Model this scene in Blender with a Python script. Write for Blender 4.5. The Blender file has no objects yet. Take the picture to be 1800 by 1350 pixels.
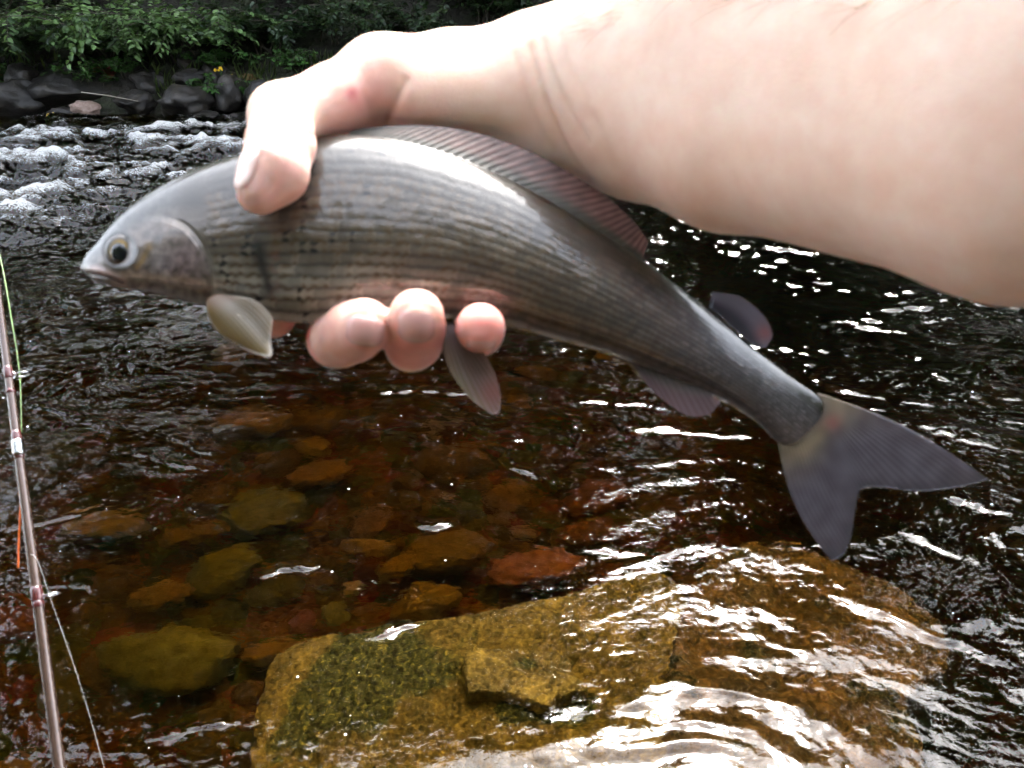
import bpy, bmesh, math, random
import numpy as np
from mathutils import Vector, Matrix

# ------------------------------------------------------------------ camera, sky, sun, exposure
random.seed(7); rng = np.random.default_rng(7)
S = bpy.context.scene
COL = S.collection
PITCH = math.radians(24.7); CAMZ = 1.5; FPX = 1500.0
cam_d = bpy.data.cameras.new('camera'); cam = bpy.data.objects.new('camera', cam_d); COL.objects.link(cam)
cam.location = (0, 0, CAMZ); cam.rotation_euler = (math.pi/2 - PITCH, 0, 0)
cam_d.sensor_width = 36; cam_d.lens = 36*FPX/1800; cam_d.clip_start = 0.02; cam_d.clip_end = 400
cam_d.dof.use_dof = True; cam_d.dof.focus_distance = 2.6; cam_d.dof.aperture_fstop = 20
S.camera = cam
SUN_EL = math.radians(54); SUN_AZ = math.radians(13)          # azimuth measured from +Y towards +X
w = bpy.data.worlds.new('World'); S.world = w; w.use_nodes = True
nt = w.node_tree; nt.nodes.clear()
sky = nt.nodes.new('ShaderNodeTexSky'); sky.sky_type = 'NISHITA'; sky.sun_disc = False
sky.sun_elevation = SUN_EL; sky.sun_rotation = SUN_AZ; sky.dust_density = 3.0; sky.air_density = 1.0
hs = nt.nodes.new('ShaderNodeHueSaturation'); hs.inputs['Saturation'].default_value = 0.38
bg = nt.nodes.new('ShaderNodeBackground'); bg.inputs['Strength'].default_value = 0.15
out = nt.nodes.new('ShaderNodeOutputWorld')
nt.links.new(sky.outputs[0], hs.inputs['Color']); nt.links.new(hs.outputs[0], bg.inputs[0]); nt.links.new(bg.outputs[0], out.inputs[0])
sd = bpy.data.lights.new('sun', 'SUN'); sun = bpy.data.objects.new('sun', sd); COL.objects.link(sun)
sd.energy = 1.2; sd.angle = math.radians(14); sd.color = (1, 0.97, 0.92)
sdir = Vector((math.sin(SUN_AZ)*math.cos(SUN_EL), math.cos(SUN_AZ)*math.cos(SUN_EL), math.sin(SUN_EL)))
sun.rotation_euler = sdir.to_track_quat('Z', 'Y').to_euler()
S.view_settings.view_transform = 'Standard'; S.view_settings.look = 'None'
S.view_settings.exposure = 3.3; S.view_settings.gamma = 1.0
S.render.engine = 'CYCLES'
cy = S.cycles
cy.use_denoising = True
try: cy.denoiser = 'OPENIMAGEDENOISE'
except Exception: pass
cy.max_bounces = 7; cy.diffuse_bounces = 2; cy.glossy_bounces = 3; cy.transmission_bounces = 5; cy.transparent_max_bounces = 4
cy.sample_clamp_indirect = 8; cy.blur_glossy = 0.5; cy.use_adaptive_sampling = True; cy.adaptive_threshold = 0.05; cy.adaptive_min_samples = 12

# ------------------------------------------------------------------ helpers
CP, SP = math.cos(PITCH), math.sin(PITCH)
def c2w(x, y, d):
    """camera space (right, up, depth) -> world, arrays"""
    x, y, d = np.broadcast_arrays(np.asarray(x, float), np.asarray(y, float), np.asarray(d, float))
    return np.stack([x, y*SP + d*CP, CAMZ + y*CP - d*SP], -1)
def cs(px, py, d):
    """a point of the photograph at a chosen distance -> camera space"""
    px, py, d = np.broadcast_arrays(np.asarray(px, float), np.asarray(py, float), np.asarray(d, float))
    return np.stack([(px-900)/FPX*d, (675-py)/FPX*d, d], -1)
def at(px, py, d):
    q = cs(px, py, d); return c2w(q[..., 0], q[..., 1], q[..., 2])
def under(px, py, depth):
    """where the refracted sight line through a water pixel meets a level `depth` below the surface"""
    r = at(px, py, 1.0) - np.array([0, 0, CAMZ]); r = r/np.linalg.norm(r)
    t = CAMZ/(-r[2]); p = np.array([0, 0, CAMZ]) + r*t
    n = 1/1.333; c1 = -r[2]; k = math.sqrt(1-n*n*(1-c1*c1))
    q = n*r + (n*c1-k)*np.array([0, 0, 1.0])
    return p + q*(depth/-q[2])
def onplane(px, py, z=0.0):
    r = at(px, py, 1.0) - np.array([0, 0, CAMZ]); return np.array([0, 0, CAMZ]) + r*((CAMZ-z)/-r[2])
def atY(px, py, Y):
    r = at(px, py, 1.0) - np.array([0, 0, CAMZ]); return np.array([0, 0, CAMZ]) + r*(Y/r[1])

def spline(P, n):
    """Catmull-Rom through rows of P, n samples, parameter spread evenly over the rows"""
    P = np.asarray(P, float)
    if P.ndim == 1: P = P[:, None]
    t = np.linspace(0, len(P)-1, n); i = np.clip(t.astype(int), 0, len(P)-2); f = (t-i)[:, None]
    Q = np.vstack([2*P[0]-P[1], P, 2*P[-1]-P[-2]])
    a, b, c, d = Q[i], Q[i+1], Q[i+2], Q[i+3]
    return 0.5*(2*b + (c-a)*f + (2*a-5*b+4*c-d)*f*f + (3*b-a-3*c+d)*f**3)
def sstep(a, b, x):
    t = np.clip((np.asarray(x, float)-a)/(b-a), 0, 1); return t*t*(3-2*t)
_perm = np.random.default_rng(3).permutation(4096)
def _h(i, j, k=0): return _perm[(_perm[(_perm[i & 4095] + j) & 4095] + k) & 4095]
def noise2(x, y, seed=0):
    x = np.asarray(x, float); y = np.asarray(y, float)
    i = np.floor(x).astype(int); j = np.floor(y).astype(int); fx = x-i; fy = y-j
    u = fx*fx*fx*(fx*(fx*6-15)+10); v = fy*fy*fy*(fy*(fy*6-15)+10)
    def g(a, b):
        an = _h(i+a, j+b, seed)*(2*math.pi/4096)
        return np.cos(an)*(fx-a) + np.sin(an)*(fy-b)
    return 1.5*((g(0, 0)*(1-u)+g(1, 0)*u)*(1-v) + (g(0, 1)*(1-u)+g(1, 1)*u)*v)
def fbm2(x, y, o=4, seed=0, gain=0.5):
    s = 0; a = 1
    for k in range(o):
        s = s + a*noise2(x*2**k + 17.3*k, y*2**k - 9.1*k, seed+k*13); a *= gain
    return s
def noise3(x, y, z, seed=0):
    x, y, z = (np.asarray(a, float) for a in (x, y, z))
    i, j, k = (np.floor(a).astype(int) for a in (x, y, z)); fx, fy, fz = x-i, y-j, z-k
    u, v, t = (f*f*(3-2*f) for f in (fx, fy, fz))
    def g(a, b, c): return _perm[(_h(i+a, j+b, k+c) + seed*37) & 4095]/2047.5 - 1
    def ly(c): return (g(0,0,c)*(1-u)+g(1,0,c)*u)*(1-v) + (g(0,1,c)*(1-u)+g(1,1,c)*u)*v
    return ly(0)*(1-t)+ly(1)*t
def fbm3(p, o=4, seed=0, gain=0.5):
    s = 0; a = 1
    for k in range(o):
        s = s + a*noise3(p[..., 0]*2**k+5.2*k, p[..., 1]*2**k-3.7*k, p[..., 2]*2**k+8.1*k, seed+k); a *= gain
    return s

def mesh_np(name, V, F, mat=None, attrs=None, smooth=True):
    """V (n,3); F (m,3|4) int array or list of such arrays"""
    me = bpy.data.meshes.new(name)
    Fs = F if isinstance(F, list) else [F]
    Fs = [np.asarray(f, dtype=np.int32) for f in Fs if len(f)]
    me.vertices.add(len(V)); me.vertices.foreach_set('co', np.ascontiguousarray(V, np.float32).ravel())
    tot = np.concatenate([np.full(len(f), f.shape[1], np.int32) for f in Fs])
    idx = np.concatenate([f.ravel() for f in Fs])
    me.loops.add(len(idx)); me.loops.foreach_set('vertex_index', idx)
    me.polygons.add(len(tot))
    st = np.zeros(len(tot), np.int32); st[1:] = np.cumsum(tot)[:-1]
    me.polygons.foreach_set('loop_start', st)
    me.polygons.foreach_set('use_smooth', np.full(len(tot), smooth, bool))
    me.update(calc_edges=True)
    for k, a in (attrs or {}).items():
        a = np.asarray(a, np.float32)
        if a.ndim == 1:
            at_ = me.attributes.new(k, 'FLOAT', 'POINT'); at_.data.foreach_set('value', a)
        else:
            at_ = me.attributes.new(k, 'FLOAT_COLOR', 'POINT')
            at_.data.foreach_set('color', np.c_[a, np.ones(len(a))].astype(np.float32).ravel())
    if mat: me.materials.append(mat)
    return me
def obj(name, me, parent=None, loc=None, **props):
    o = bpy.data.objects.new(name, me); COL.objects.link(o)
    if loc is not None: o.location = loc
    if parent is not None: o.parent = parent
    for k, v in props.items(): o[k] = v
    return o
def thing(o, label, cat, group=None):
    o['label'] = label; o['category'] = cat
    if group: o['group'] = group
    return o
def grid_faces(nu, nv, wrap_v=False, off=0):
    i = np.arange(nu-1)[:, None]; j = np.arange(nv if wrap_v else nv-1)[None, :]
    j2 = (j+1) % nv
    return (np.stack([i*nv+j, (i+1)*nv+j, (i+1)*nv+j2, i*nv+j2], -1).reshape(-1, 4) + off)
def localize(V):
    c = V.mean(0) if len(V) else np.zeros(3); return V-c, c
def tube(P, R, n=10):
    P = np.asarray(P, float); R = np.broadcast_to(np.asarray(R, float), (len(P),))
    T = np.gradient(P, axis=0); T /= np.linalg.norm(T, axis=1, keepdims=True)+1e-12
    ref = np.array([0.3, 0.1, 0.95]); A = np.cross(T, ref); A /= np.linalg.norm(A, axis=1, keepdims=True)+1e-9; B = np.cross(T, A)
    a = np.linspace(0, 2*math.pi, n, endpoint=False)
    V = P[:, None] + R[:, None, None]*(np.cos(a)[None, :, None]*A[:, None] + np.sin(a)[None, :, None]*B[:, None])
    V = V.reshape(-1, 3); F = grid_faces(len(P), n, True)
    V = np.vstack([V, P[0], P[-1]]); k = len(P)*n
    a0 = np.arange(n); a1 = (a0+1) % n
    C = np.vstack([np.c_[np.full(n, k), a0, a1], np.c_[np.full(n, k+1), k-n+a1, k-n+a0]])
    return V, [F, C]
def join(parts):
    VV = []; Q = []; T = []; o = 0
    for V, F in parts:
        for f in (F if isinstance(F, list) else [F]):
            f = np.asarray(f)
            (Q if f.shape[1] == 4 else T).append(f+o)
        VV.append(V); o += len(V)
    return np.vstack(VV), [np.vstack(x) for x in (Q, T) if x]

class M:
    """small node-material builder"""
    def __init__(s, name):
        s.m = bpy.data.materials.new(name); s.m.use_nodes = True; s.t = s.m.node_tree; s.t.nodes.clear()
        s.out = s.t.nodes.new('ShaderNodeOutputMaterial')
    def n(s, typ, ins=None, **kw):
        x = s.t.nodes.new('ShaderNode'+typ)
        for k, v in kw.items(): setattr(x, k, v)
        for k, v in (ins or {}).items(): s.set(x, k, v)
        return x
    def set(s, x, k, v):
        i = x.inputs[k]
        if isinstance(v, bpy.types.NodeSocket): s.t.links.new(v, i)
        elif isinstance(v, bpy.types.Node): s.t.links.new(v.outputs[0], i)
        else:
            if isinstance(v, (tuple, list)) and len(v) == 3 and i.type == 'RGBA': v = (*v, 1)
            i.default_value = v
    def attr(s, name, col=True):
        x = s.n('Attribute', attribute_name=name); return x.outputs['Color' if col else 'Fac']
    def noise(s, scale, detail=4, rough=0.55, vec=None, out='Fac', dist=0.0):
        x = s.n('TexNoise', {'Scale': scale, 'Detail': detail, 'Roughness': rough, 'Distortion': dist})
        s.t.links.new(vec if vec else s.coord(), x.inputs['Vector']); return x.outputs[out]
    def coord(s):
        if not hasattr(s, '_c'): s._c = s.n('TexCoord')
        return s._c.outputs['Object']
    def ramp(s, fac, stops):
        x = s.n('ValToRGB', {'Fac': fac}); e = x.color_ramp.elements
        while len(e) < len(stops): e.new(0.5)
        for q, (p, c) in zip(e, stops): q.position = p; q.color = (*c, 1) if len(c) == 3 else c
        return x.outputs[0]
    def mix(s, f, a, b, mode='MIX'):
        x = s.n('Mix', data_type='RGBA', blend_type=mode)
        for k, v in ((0, f), (6, a), (7, b)):
            i = x.inputs[k]
            if isinstance(v, bpy.types.NodeSocket): s.t.links.new(v, i)
            else: i.default_value = (*v, 1) if isinstance(v, (tuple, list)) else v
        return x.outputs[2]
    def math(s, op, a, b=0.0, c=None, clamp=False):
        x = s.n('Math', operation=op, use_clamp=clamp)
        for i, v in enumerate((a, b) if c is None else (a, b, c)):
            if isinstance(v, bpy.types.NodeSocket): s.t.links.new(v, x.inputs[i])
            else: x.inputs[i].default_value = v
        return x.outputs[0]
    def bump(s, h, strength=0.3, dist=0.002):
        return s.n('Bump', {'Height': h, 'Strength': strength, 'Distance': dist}).outputs[0]
    def pbr(s, **k):
        names = {'col': 'Base Color', 'rough': 'Roughness', 'metal': 'Metallic', 'normal': 'Normal', 'spec': 'Specular IOR Level',
                 'coat': 'Coat Weight', 'coatior': 'Coat IOR', 'coatr': 'Coat Roughness', 'trans': 'Transmission Weight', 'ior': 'IOR', 'sss': 'Subsurface Weight',
                 'sssr': 'Subsurface Radius', 'ssss': 'Subsurface Scale', 'alpha': 'Alpha', 'coatn': 'Coat Normal', 'emit': 'Emission Strength', 'emitc': 'Emission Color', 'sheen': 'Sheen Weight'}
        return s.n('BsdfPrincipled', {names[a]: v for a, v in k.items()})
    def done(s, surf, vol=None):
        if surf is not None: s.t.links.new(surf.outputs[0] if isinstance(surf, bpy.types.Node) else surf, s.out.inputs['Surface'])
        if vol is not None: s.t.links.new(vol.outputs[0], s.out.inputs['Volume'])
        return s.m

# ------------------------------------------------------------------ materials
def mat_rock(name, stops, rough=0.75, scale=4.0, bump=0.9, coat=0.0, speck=22.0):
    m = M(name)
    r = m.n('ObjectInfo').outputs['Random']
    off = m.n('VectorMath', operation='ADD'); m.t.links.new(m.coord(), off.inputs[0])
    cmb = m.n('CombineXYZ'); 
    for i in range(3): m.t.links.new(m.math('MULTIPLY', r, 37.0+11*i), cmb.inputs[i])
    m.t.links.new(cmb.outputs[0], off.inputs[1]); v = off.outputs[0]
    a = m.noise(scale, 6, 0.6, v); b = m.noise(speck, 4, 0.65, v)
    f = m.math('ADD', m.math('MULTIPLY', a, 0.75), m.math('MULTIPLY', b, 0.25))
    c = m.ramp(f, stops)
    c = m.mix(1.0, c, m.ramp(r, [(0, (.7, .7, .7)), (1, (1.15, 1.1, 1.05))]), 'MULTIPLY')
    return m.done(m.pbr(col=c, rough=rough, normal=m.bump(m.math('ADD', m.math('MULTIPLY', a, 1.6), m.math('MULTIPLY', b, .6)), bump, 0.012), coat=coat, coatr=0.25))
ROCK_RUST = mat_rock('rust_stone', [(0.3, (.06, .034, .014)), (0.5, (.22, .125, .045)), (0.7, (.38, .235, .09))])
ROCK_OLIVE = mat_rock('olive_stone', [(0.3, (.045, .045, .018)), (0.5, (.12, .115, .05)), (0.7, (.2, .18, .08))])
ROCK_BROWN = mat_rock('brown_stone', [(0.3, (.04, .025, .012)), (0.5, (.13, .075, .032)), (0.72, (.22, .13, .06))])
ROCK_RED = mat_rock('red_stone', [(0.3, (.10, .03, .02)), (0.5, (.24, .075, .05)), (0.7, (.34, .14, .08))])
ROCK_TAN = mat_rock('tan_stone', [(0.3, (.16, .10, .04)), (0.5, (.34, .22, .09)), (0.7, (.46, .33, .15))])
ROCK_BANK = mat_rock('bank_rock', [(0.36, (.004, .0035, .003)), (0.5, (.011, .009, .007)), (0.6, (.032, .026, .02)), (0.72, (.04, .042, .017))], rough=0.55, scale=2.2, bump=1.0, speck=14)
ROCK_PINK = mat_rock('pinkish_rock', [(0.3, (.14, .095, .075)), (0.5, (.21, .15, .125)), (0.7, (.28, .21, .18))], rough=0.6, scale=5)

def mat_slab():
    m = M('mossy_slab')
    p = m.attr('moss', False)
    a = m.noise(7, 6, 0.62); b = m.noise(75, 4, 0.6)
    v = m.n('TexVoronoi', {'Scale': 48.0, 'Randomness': 1.0}, feature='F1'); m.t.links.new(m.coord(), v.inputs['Vector'])
    gold = m.ramp(m.math('ADD', m.math('MULTIPLY', a, .6), m.math('MULTIPLY', b, .4)), [(0.33, (.025, .016, .004)), (0.5, (.105, .066, .014)), (0.66, (.27, .18, .04))])
    dark = m.ramp(b, [(0.38, (.008, .009, .003)), (0.58, (.05, .05, .012)), (0.72, (.22, .17, .03))])
    f = m.ramp(m.math('ADD', p, m.math('MULTIPLY', m.math('SUBTRACT', a, 0.5), 2.4)), [(0.38, (0, 0, 0)), (0.62, (1, 1, 1))])
    c = m.mix(f, gold, dark)
    c = m.mix(m.math('MULTIPLY', m.ramp(v.outputs['Distance'], [(0.2, (1, 1, 1)), (0.6, (0, 0, 0))]), 0.35), c, (.04, .03, .008))
    c = m.mix(1.0, c, m.attr('tint'), 'MULTIPLY')
    h = m.math('ADD', m.math('MULTIPLY', v.outputs['Distance'], -0.8), m.math('ADD', m.math('MULTIPLY', a, 1.5), m.math('MULTIPLY', b, .7)))
    return m.done(m.pbr(col=c, rough=0.8, normal=m.bump(h, 0.8, 0.012)))
SLAB = mat_slab()

def mat_bed():
    m = M('river_bed')
    a = m.noise(3, 6, 0.6); b = m.noise(22, 5, 0.6)
    v = m.n('TexVoronoi', {'Scale': 11.0}, feature='F1'); m.t.links.new(m.coord(), v.inputs['Vector'])
    v2 = m.n('TexVoronoi', {'Scale': 30.0}, feature='F1'); m.t.links.new(m.coord(), v2.inputs['Vector'])
    c = m.ramp(m.math('ADD', m.math('MULTIPLY', a, .6), m.math('MULTIPLY', b, .4)), [(0.32, (.03, .02, .01)), (0.5, (.12, .065, .026)), (0.68, (.22, .12, .045))])
    c = m.mix(0.55, c, m.mix(1.0, v.outputs['Color'], (.22, .12, .05), 'MULTIPLY'))
    h = m.math('ADD', m.math('MULTIPLY', v.outputs['Distance'], -1.2), m.math('MULTIPLY', v2.outputs['Distance'], -.4))
    return m.done(m.pbr(col=c, rough=0.85, normal=m.bump(h, 1.0, 0.05)))
BED = mat_bed()

def mat_bank():
    m = M('earth_bank')
    a = m.noise(1.6, 6, 0.62); b = m.noise(14, 5, 0.65)
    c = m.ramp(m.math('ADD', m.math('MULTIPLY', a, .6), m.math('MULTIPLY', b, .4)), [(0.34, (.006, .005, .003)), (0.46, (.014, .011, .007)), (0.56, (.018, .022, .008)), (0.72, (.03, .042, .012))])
    return m.done(m.pbr(col=c, rough=0.9, normal=m.bump(b, 1.0, 0.08)))
BANK = mat_bank()

def mat_leaf(name, lo, hi, trans=0.3):
    m = M(name)
    r = m.attr('rnd', False)
    c = m.mix(r, lo, hi)
    d = m.pbr(col=c, rough=0.45, spec=0.4)
    tr = m.n('BsdfTranslucent', {'Color': m.mix(0.5, c, (.12, .2, .03))})
    return m.done(m.n('MixShader', {0: trans, 1: d, 2: tr}))
LEAF = mat_leaf('hazel_leaf', (.008, .028, .009), (.15, .26, .085), .35)
LEAF2 = mat_leaf('dark_leaf', (.003, .012, .005), (.024, .055, .018))
HERB = mat_leaf('herb_leaf', (.014, .05, .009), (.05, .14, .025))
GRASSM = mat_leaf('grass_blade', (.03, .06, .015), (.11, .15, .04))
def mat_bark():
    m = M('bark'); b = m.noise(18, 5, 0.6)
    return m.done(m.pbr(col=m.ramp(b, [(0.35, (.018, .014, .01)), (0.6, (.06, .05, .035)), (0.75, (.07, .085, .03))]), rough=0.9, normal=m.bump(b, 0.8, 0.02)))
BARK = mat_bark()
def mat_plain(name, col, rough=0.5, **k):
    m = M(name); b = m.noise(k.pop('scale', 40), 3)
    return m.done(m.pbr(col=m.mix(b, tuple(c*.8 for c in col), tuple(min(1, c*1.15) for c in col)), rough=rough, **k))
YELLOW = mat_plain('yellow_petal', (.75, .5, .02)); TWIG = mat_plain('pale_twig', (.24, .21, .17), 0.7)

def mat_water():
    m = M('peaty_water')
    foam = m.attr('foam', False)
    v = m.coord()
    mp = m.n('Mapping', {'Scale': (1.0, 1.5, 1.0)}); m.t.links.new(v, mp.inputs['Vector'])
    n1 = m.noise(26, 3, 0.5, mp.outputs[0], dist=0.6)
    n2 = m.noise(70, 2, 0.5, mp.outputs[0], dist=0.4)
    h = m.math('ADD', m.math('MULTIPLY', n1, 1.0), m.math('MULTIPLY', n2, 0.3))
    wat = m.pbr(col=(1, 1, 1), trans=1.0, ior=1.333, rough=0.0, normal=m.bump(h, 0.35, 0.004))
    fmp = m.n('Mapping', {'Scale': (1.0, 2.2, 1.0), 'Rotation': (0, 0, .2)}); m.t.links.new(v, fmp.inputs['Vector'])
    fn = m.noise(60, 7, 0.75, fmp.outputs[0], dist=.8); fn2 = m.noise(9, 6, 0.7, fmp.outputs[0], dist=.5)
    fm = m.math('ADD', foam, m.math('MULTIPLY', m.math('SUBTRACT', m.math('ADD', m.math('MULTIPLY', fn, .72), m.math('MULTIPLY', fn2, .28)), 0.5), 3.4))
    fm = m.ramp(fm, [(0.42, (0, 0, 0)), (0.74, (.97, .97, .97))])
    fo = m.pbr(col=m.mix(fn, (.55, .56, .52), (.9, .9, .9)), rough=0.35, normal=m.bump(fn, 1.0, 0.03))
    mx = m.n('MixShader', {0: fm, 1: wat, 2: fo})
    vol = m.n('VolumeAbsorption', {'Color': (.70, .60, .14, 1), 'Density': 7.0})
    return m.done(mx, vol)
WATER = mat_water()

# ------------------------------------------------------------------ river bed, far bank
def bed_z(x, y):
    z = -0.50 - 0.10*sstep(2.5, 6, y) - 0.25*sstep(5, 9, y)
    z = z + 0.06*fbm2(x*1.3, y*1.3, 3, 5) + 0.10*noise2(x*.45, y*.45, 9)
    z = z - .32*sstep(.25, 1.0, x-.22*(y-1.4)) - .15*sstep(2.8, 5.0, y)
    z = z + sstep(11.5, 12.6, y)*1.5
    z = z + sstep(-0.6, -3.2, y)*0.9
    return z
gx = np.concatenate([np.linspace(-60, -9, 30)[:-1], np.linspace(-9, 9, 220), np.linspace(9, 60, 30)[1:]])
gy = np.concatenate([np.linspace(-5, .6, 25)[:-1], np.linspace(.6, 12.6, 200)])
X, Y = np.meshgrid(gx, gy, indexing='ij')
o = obj('river_bed', mesh_np('river_bed', np.stack([X, Y, bed_z(X, Y)], -1).reshape(-1, 3), grid_faces(*X.shape), BED)); o['kind'] = 'structure'

def shore(x): return 11.75 + 0.35*noise2(x*.35, x*0+3.1, 4) + 0.1*noise2(x*1.7, x*0+7.1, 4)
def bank_z(x, y):
    d = y - shore(x)
    z = -0.35 + 0.75*sstep(-0.35, 0.75, d) + 0.75*sstep(.4, 2.0, d) + 0.5*np.maximum(d-1.6, 0) 
    z = z + (0.10*fbm2(x*1.4, y*1.4, 4, 21) + .16*noise2(x*.5, y*.5, 8))*sstep(-.3, .6, d)
    return np.minimum(z, 16 + 0.02*d)
gx = np.concatenate([np.linspace(-70, -9, 50)[:-1], np.linspace(-9, 8, 260), np.linspace(8, 70, 50)[1:]])
gy = np.concatenate([np.linspace(11.0, 14, 90), np.linspace(14.1, 60, 50)])
X, Y = np.meshgrid(gx, gy, indexing='ij')
o = obj('far_bank', mesh_np('far_bank', np.stack([X, Y, bank_z(X, Y)], -1).reshape(-1, 3), grid_faces(*X.shape), BANK)); o['kind'] = 'structure'

# ------------------------------------------------------------------ water surface
CRESTS = []
for q in [(45, 700, 245, 772), (215, 792, 400, 832), (290, 760, 395, 806), (-20, 935, 165, 893), (640, 682, 880, 690), (845, 782, 985, 865), (1025, 958, 1145, 978), (1470, 1048, 1790, 1172), (1290, 1108, 1425, 1155),
          (1575, 932, 1695, 976), (1640, 870, 1790, 905), (1130, 752, 1350, 770), (1010, 700, 1180, 712), (560, 655, 615, 668), (450, 1010, 560, 985), (640, 1115, 735, 1085), (1480, 600, 1700, 640), (1500, 690, 1790, 730), (255, 1300, 420, 1262), (730, 915, 800, 922), (40, 580, 300, 572), (430, 590, 560, 585)]:
    p0, p1 = onplane(q[0], q[1]), onplane(q[2], q[3]); w_ = .017*(.35+.42*p0[1]); CRESTS.append((p0[0], p0[1], p1[0], p1[1], (.25 if q[0] > 900 else .34)*w_, w_))
def water_fields(x, y):
    # flow lines are slightly oblique: rotate and stretch
    a = math.radians(-14); u = x*math.cos(a)+y*math.sin(a); v = -x*math.sin(a)+y*math.cos(a)
    wx = 0.16*fbm2(x*1.1, y*1.1, 2, 31); wy = 0.16*fbm2(x*1.1+40, y*1.1, 2, 33)
    u = u+wx; v = v+wy
    far = sstep(2.2, 5.5, y)
    rap = sstep(4.6, 6.4, y)*sstep(11.9, 11.0, y)*sstep(.2, -1.8, x + .20*(y-8))     # the rapid, upstream left
    rap2 = sstep(3.8, 5.5, y)*(1-rap)*.35
    z = 0.020*noise2(u*1.3, v*2.1, 41)*(.2+1.1*far)
    calm = 1-.72*np.exp(-(((x+.08)/.55)**4 + ((y-1.92)/.42)**4))
    patch = .35+.65*sstep(-.25, .45, fbm2(x*.9, y*1.3, 2, 51))
    patch = patch*calm
    z = z + 0.013*noise2(u*3.4, v*5.2, 43)*(.28+1.2*far)*patch
    z = z + 0.0062*noise2(u*7.5, v*11.0, 45)*(.5+1.9*far)*patch
    z = z + 0.0030*noise2(u*17, v*24, 47)*(.8+1.9*far)*patch
    z = z + 0.0016*noise2(u*38, v*50, 49)*patch
    # shallow hump of water running over the slab, with trains of capillary ripples
    hump = np.exp(-(((x-.40)/.42)**2 + ((y-1.40)/.24)**2))
    z = z + 0.030*hump
    ph = 2*math.pi*(v*1.0 - .35*u)/0.032 + 5*fbm2(x*3, y*3, 2, 61)
    cap = sstep(.0, .5, noise2(x*2.6+3, y*3.2, 63))*sstep(3.2, 1.6, y)
    z = z + 0.0007*np.sin(ph)*cap*(.25+hump)
    z = z + hump*(0.010*noise2(u*5, v*8, 65) + .0045*noise2(u*13, v*17, 67))
    # long oblique standing ridges right of the slab
    r = 1-np.abs(noise2((u*.9+.4*v)*1.2, (v*1.0-.25*u)*3.0, 71)); z = z + .008*np.maximum(r-.72, 0)/.28*sstep(4.2, 2.0, y)*sstep(-.4, .5, x)*calm
    # single standing ridges, each a crest of its own
    for ax, ay, bx, by, A_, w_ in CRESTS:
        L = math.hypot(bx-ax, by-ay); tx, ty = (bx-ax)/L, (by-ay)/L
        s_ = (x-ax)*tx+(y-ay)*ty; d_ = -(x-ax)*ty+(y-ay)*tx; m_ = (np.abs(d_) < 6*w_+.1) & (s_ > -.2*L) & (s_ < 1.2*L)
        if not m_.any(): continue
        sm, dm = s_[m_], d_[m_]; sg = 1 if ty*0+tx > 0 else -1
        dm = dm + w_*1.1*noise2(sm/(w_*5), sm*0+ax*7, 55); am = A_*sstep(-.15, .3, sm/L)*sstep(1.15, .7, sm/L)*(.7+.6*noise2(sm/(w_*2.2), dm/(w_*1.4), 57))
        zz = np.zeros_like(x); zz[m_] = am*np.exp(-(dm/w_)**2) - .45*am*np.exp(-((dm+sg*2.0*w_)/(1.3*w_))**2) + .10*am*np.sin(dm/w_*7)*np.exp(-(dm/(2*w_))**2)
        z = z + zz
    # the rapid
    b1 = noise2(x*.85+.5*wx*4, y*1.25, 81); b2 = 1-np.abs(noise2(x*1.7+wx*5, y*2.6+wy*5, 83)); b3 = noise2(x*4.2+wx*9, y*6.5, 85)
    hz = 0.10*b1 + 0.15*(b2-.6) + .045*b3 + .02*noise2(x*11, y*15, 87) + .008*noise2(x*25, y*33, 88)
    z = z + hz*(rap + rap2*.35)
    foam = rap*(0.17 + 1.15*np.maximum(hz, -.08)/.10*.55 + .18*b3) - .25 + .10*rap
    foam = np.maximum(foam, rap2*(.75*np.maximum(b2-.78, 0)/.22*sstep(.1, .5, b1+.2)) - .12)
    foam = np.where(y < 3.4, -1.0, foam)
    return z, foam
tanx = np.concatenate([-np.geomspace(14, 1.84, 14), np.linspace(-1.8, -.67, 90), np.linspace(-.665, .665, 640), np.linspace(.67, 1.8, 90), np.geomspace(1.84, 14, 14)])
ys = [0.55]
while ys[-1] < 12.2: ys.append(ys[-1] + 0.0016 + 0.0021*ys[-1]**1.12)
yr = np.concatenate([np.linspace(-4, .5, 24), np.array(ys)])
yo = np.maximum(yr, .35) + .35
X = yo[None, :]*tanx[:, None]; Y = np.broadcast_to(yr[None, :], X.shape)
Z, FO = water_fields(X, Y)
fade = sstep(2.4, 1.7, np.abs(tanx))[:, None]*1.0
Z = Z*np.maximum(fade, .3)
wm = mesh_np('water', np.stack([X, Y, Z], -1).reshape(-1, 3), grid_faces(*X.shape), WATER, {'foam': FO.ravel()})
o = obj('water', wm); o['kind'] = 'structure'


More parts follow.
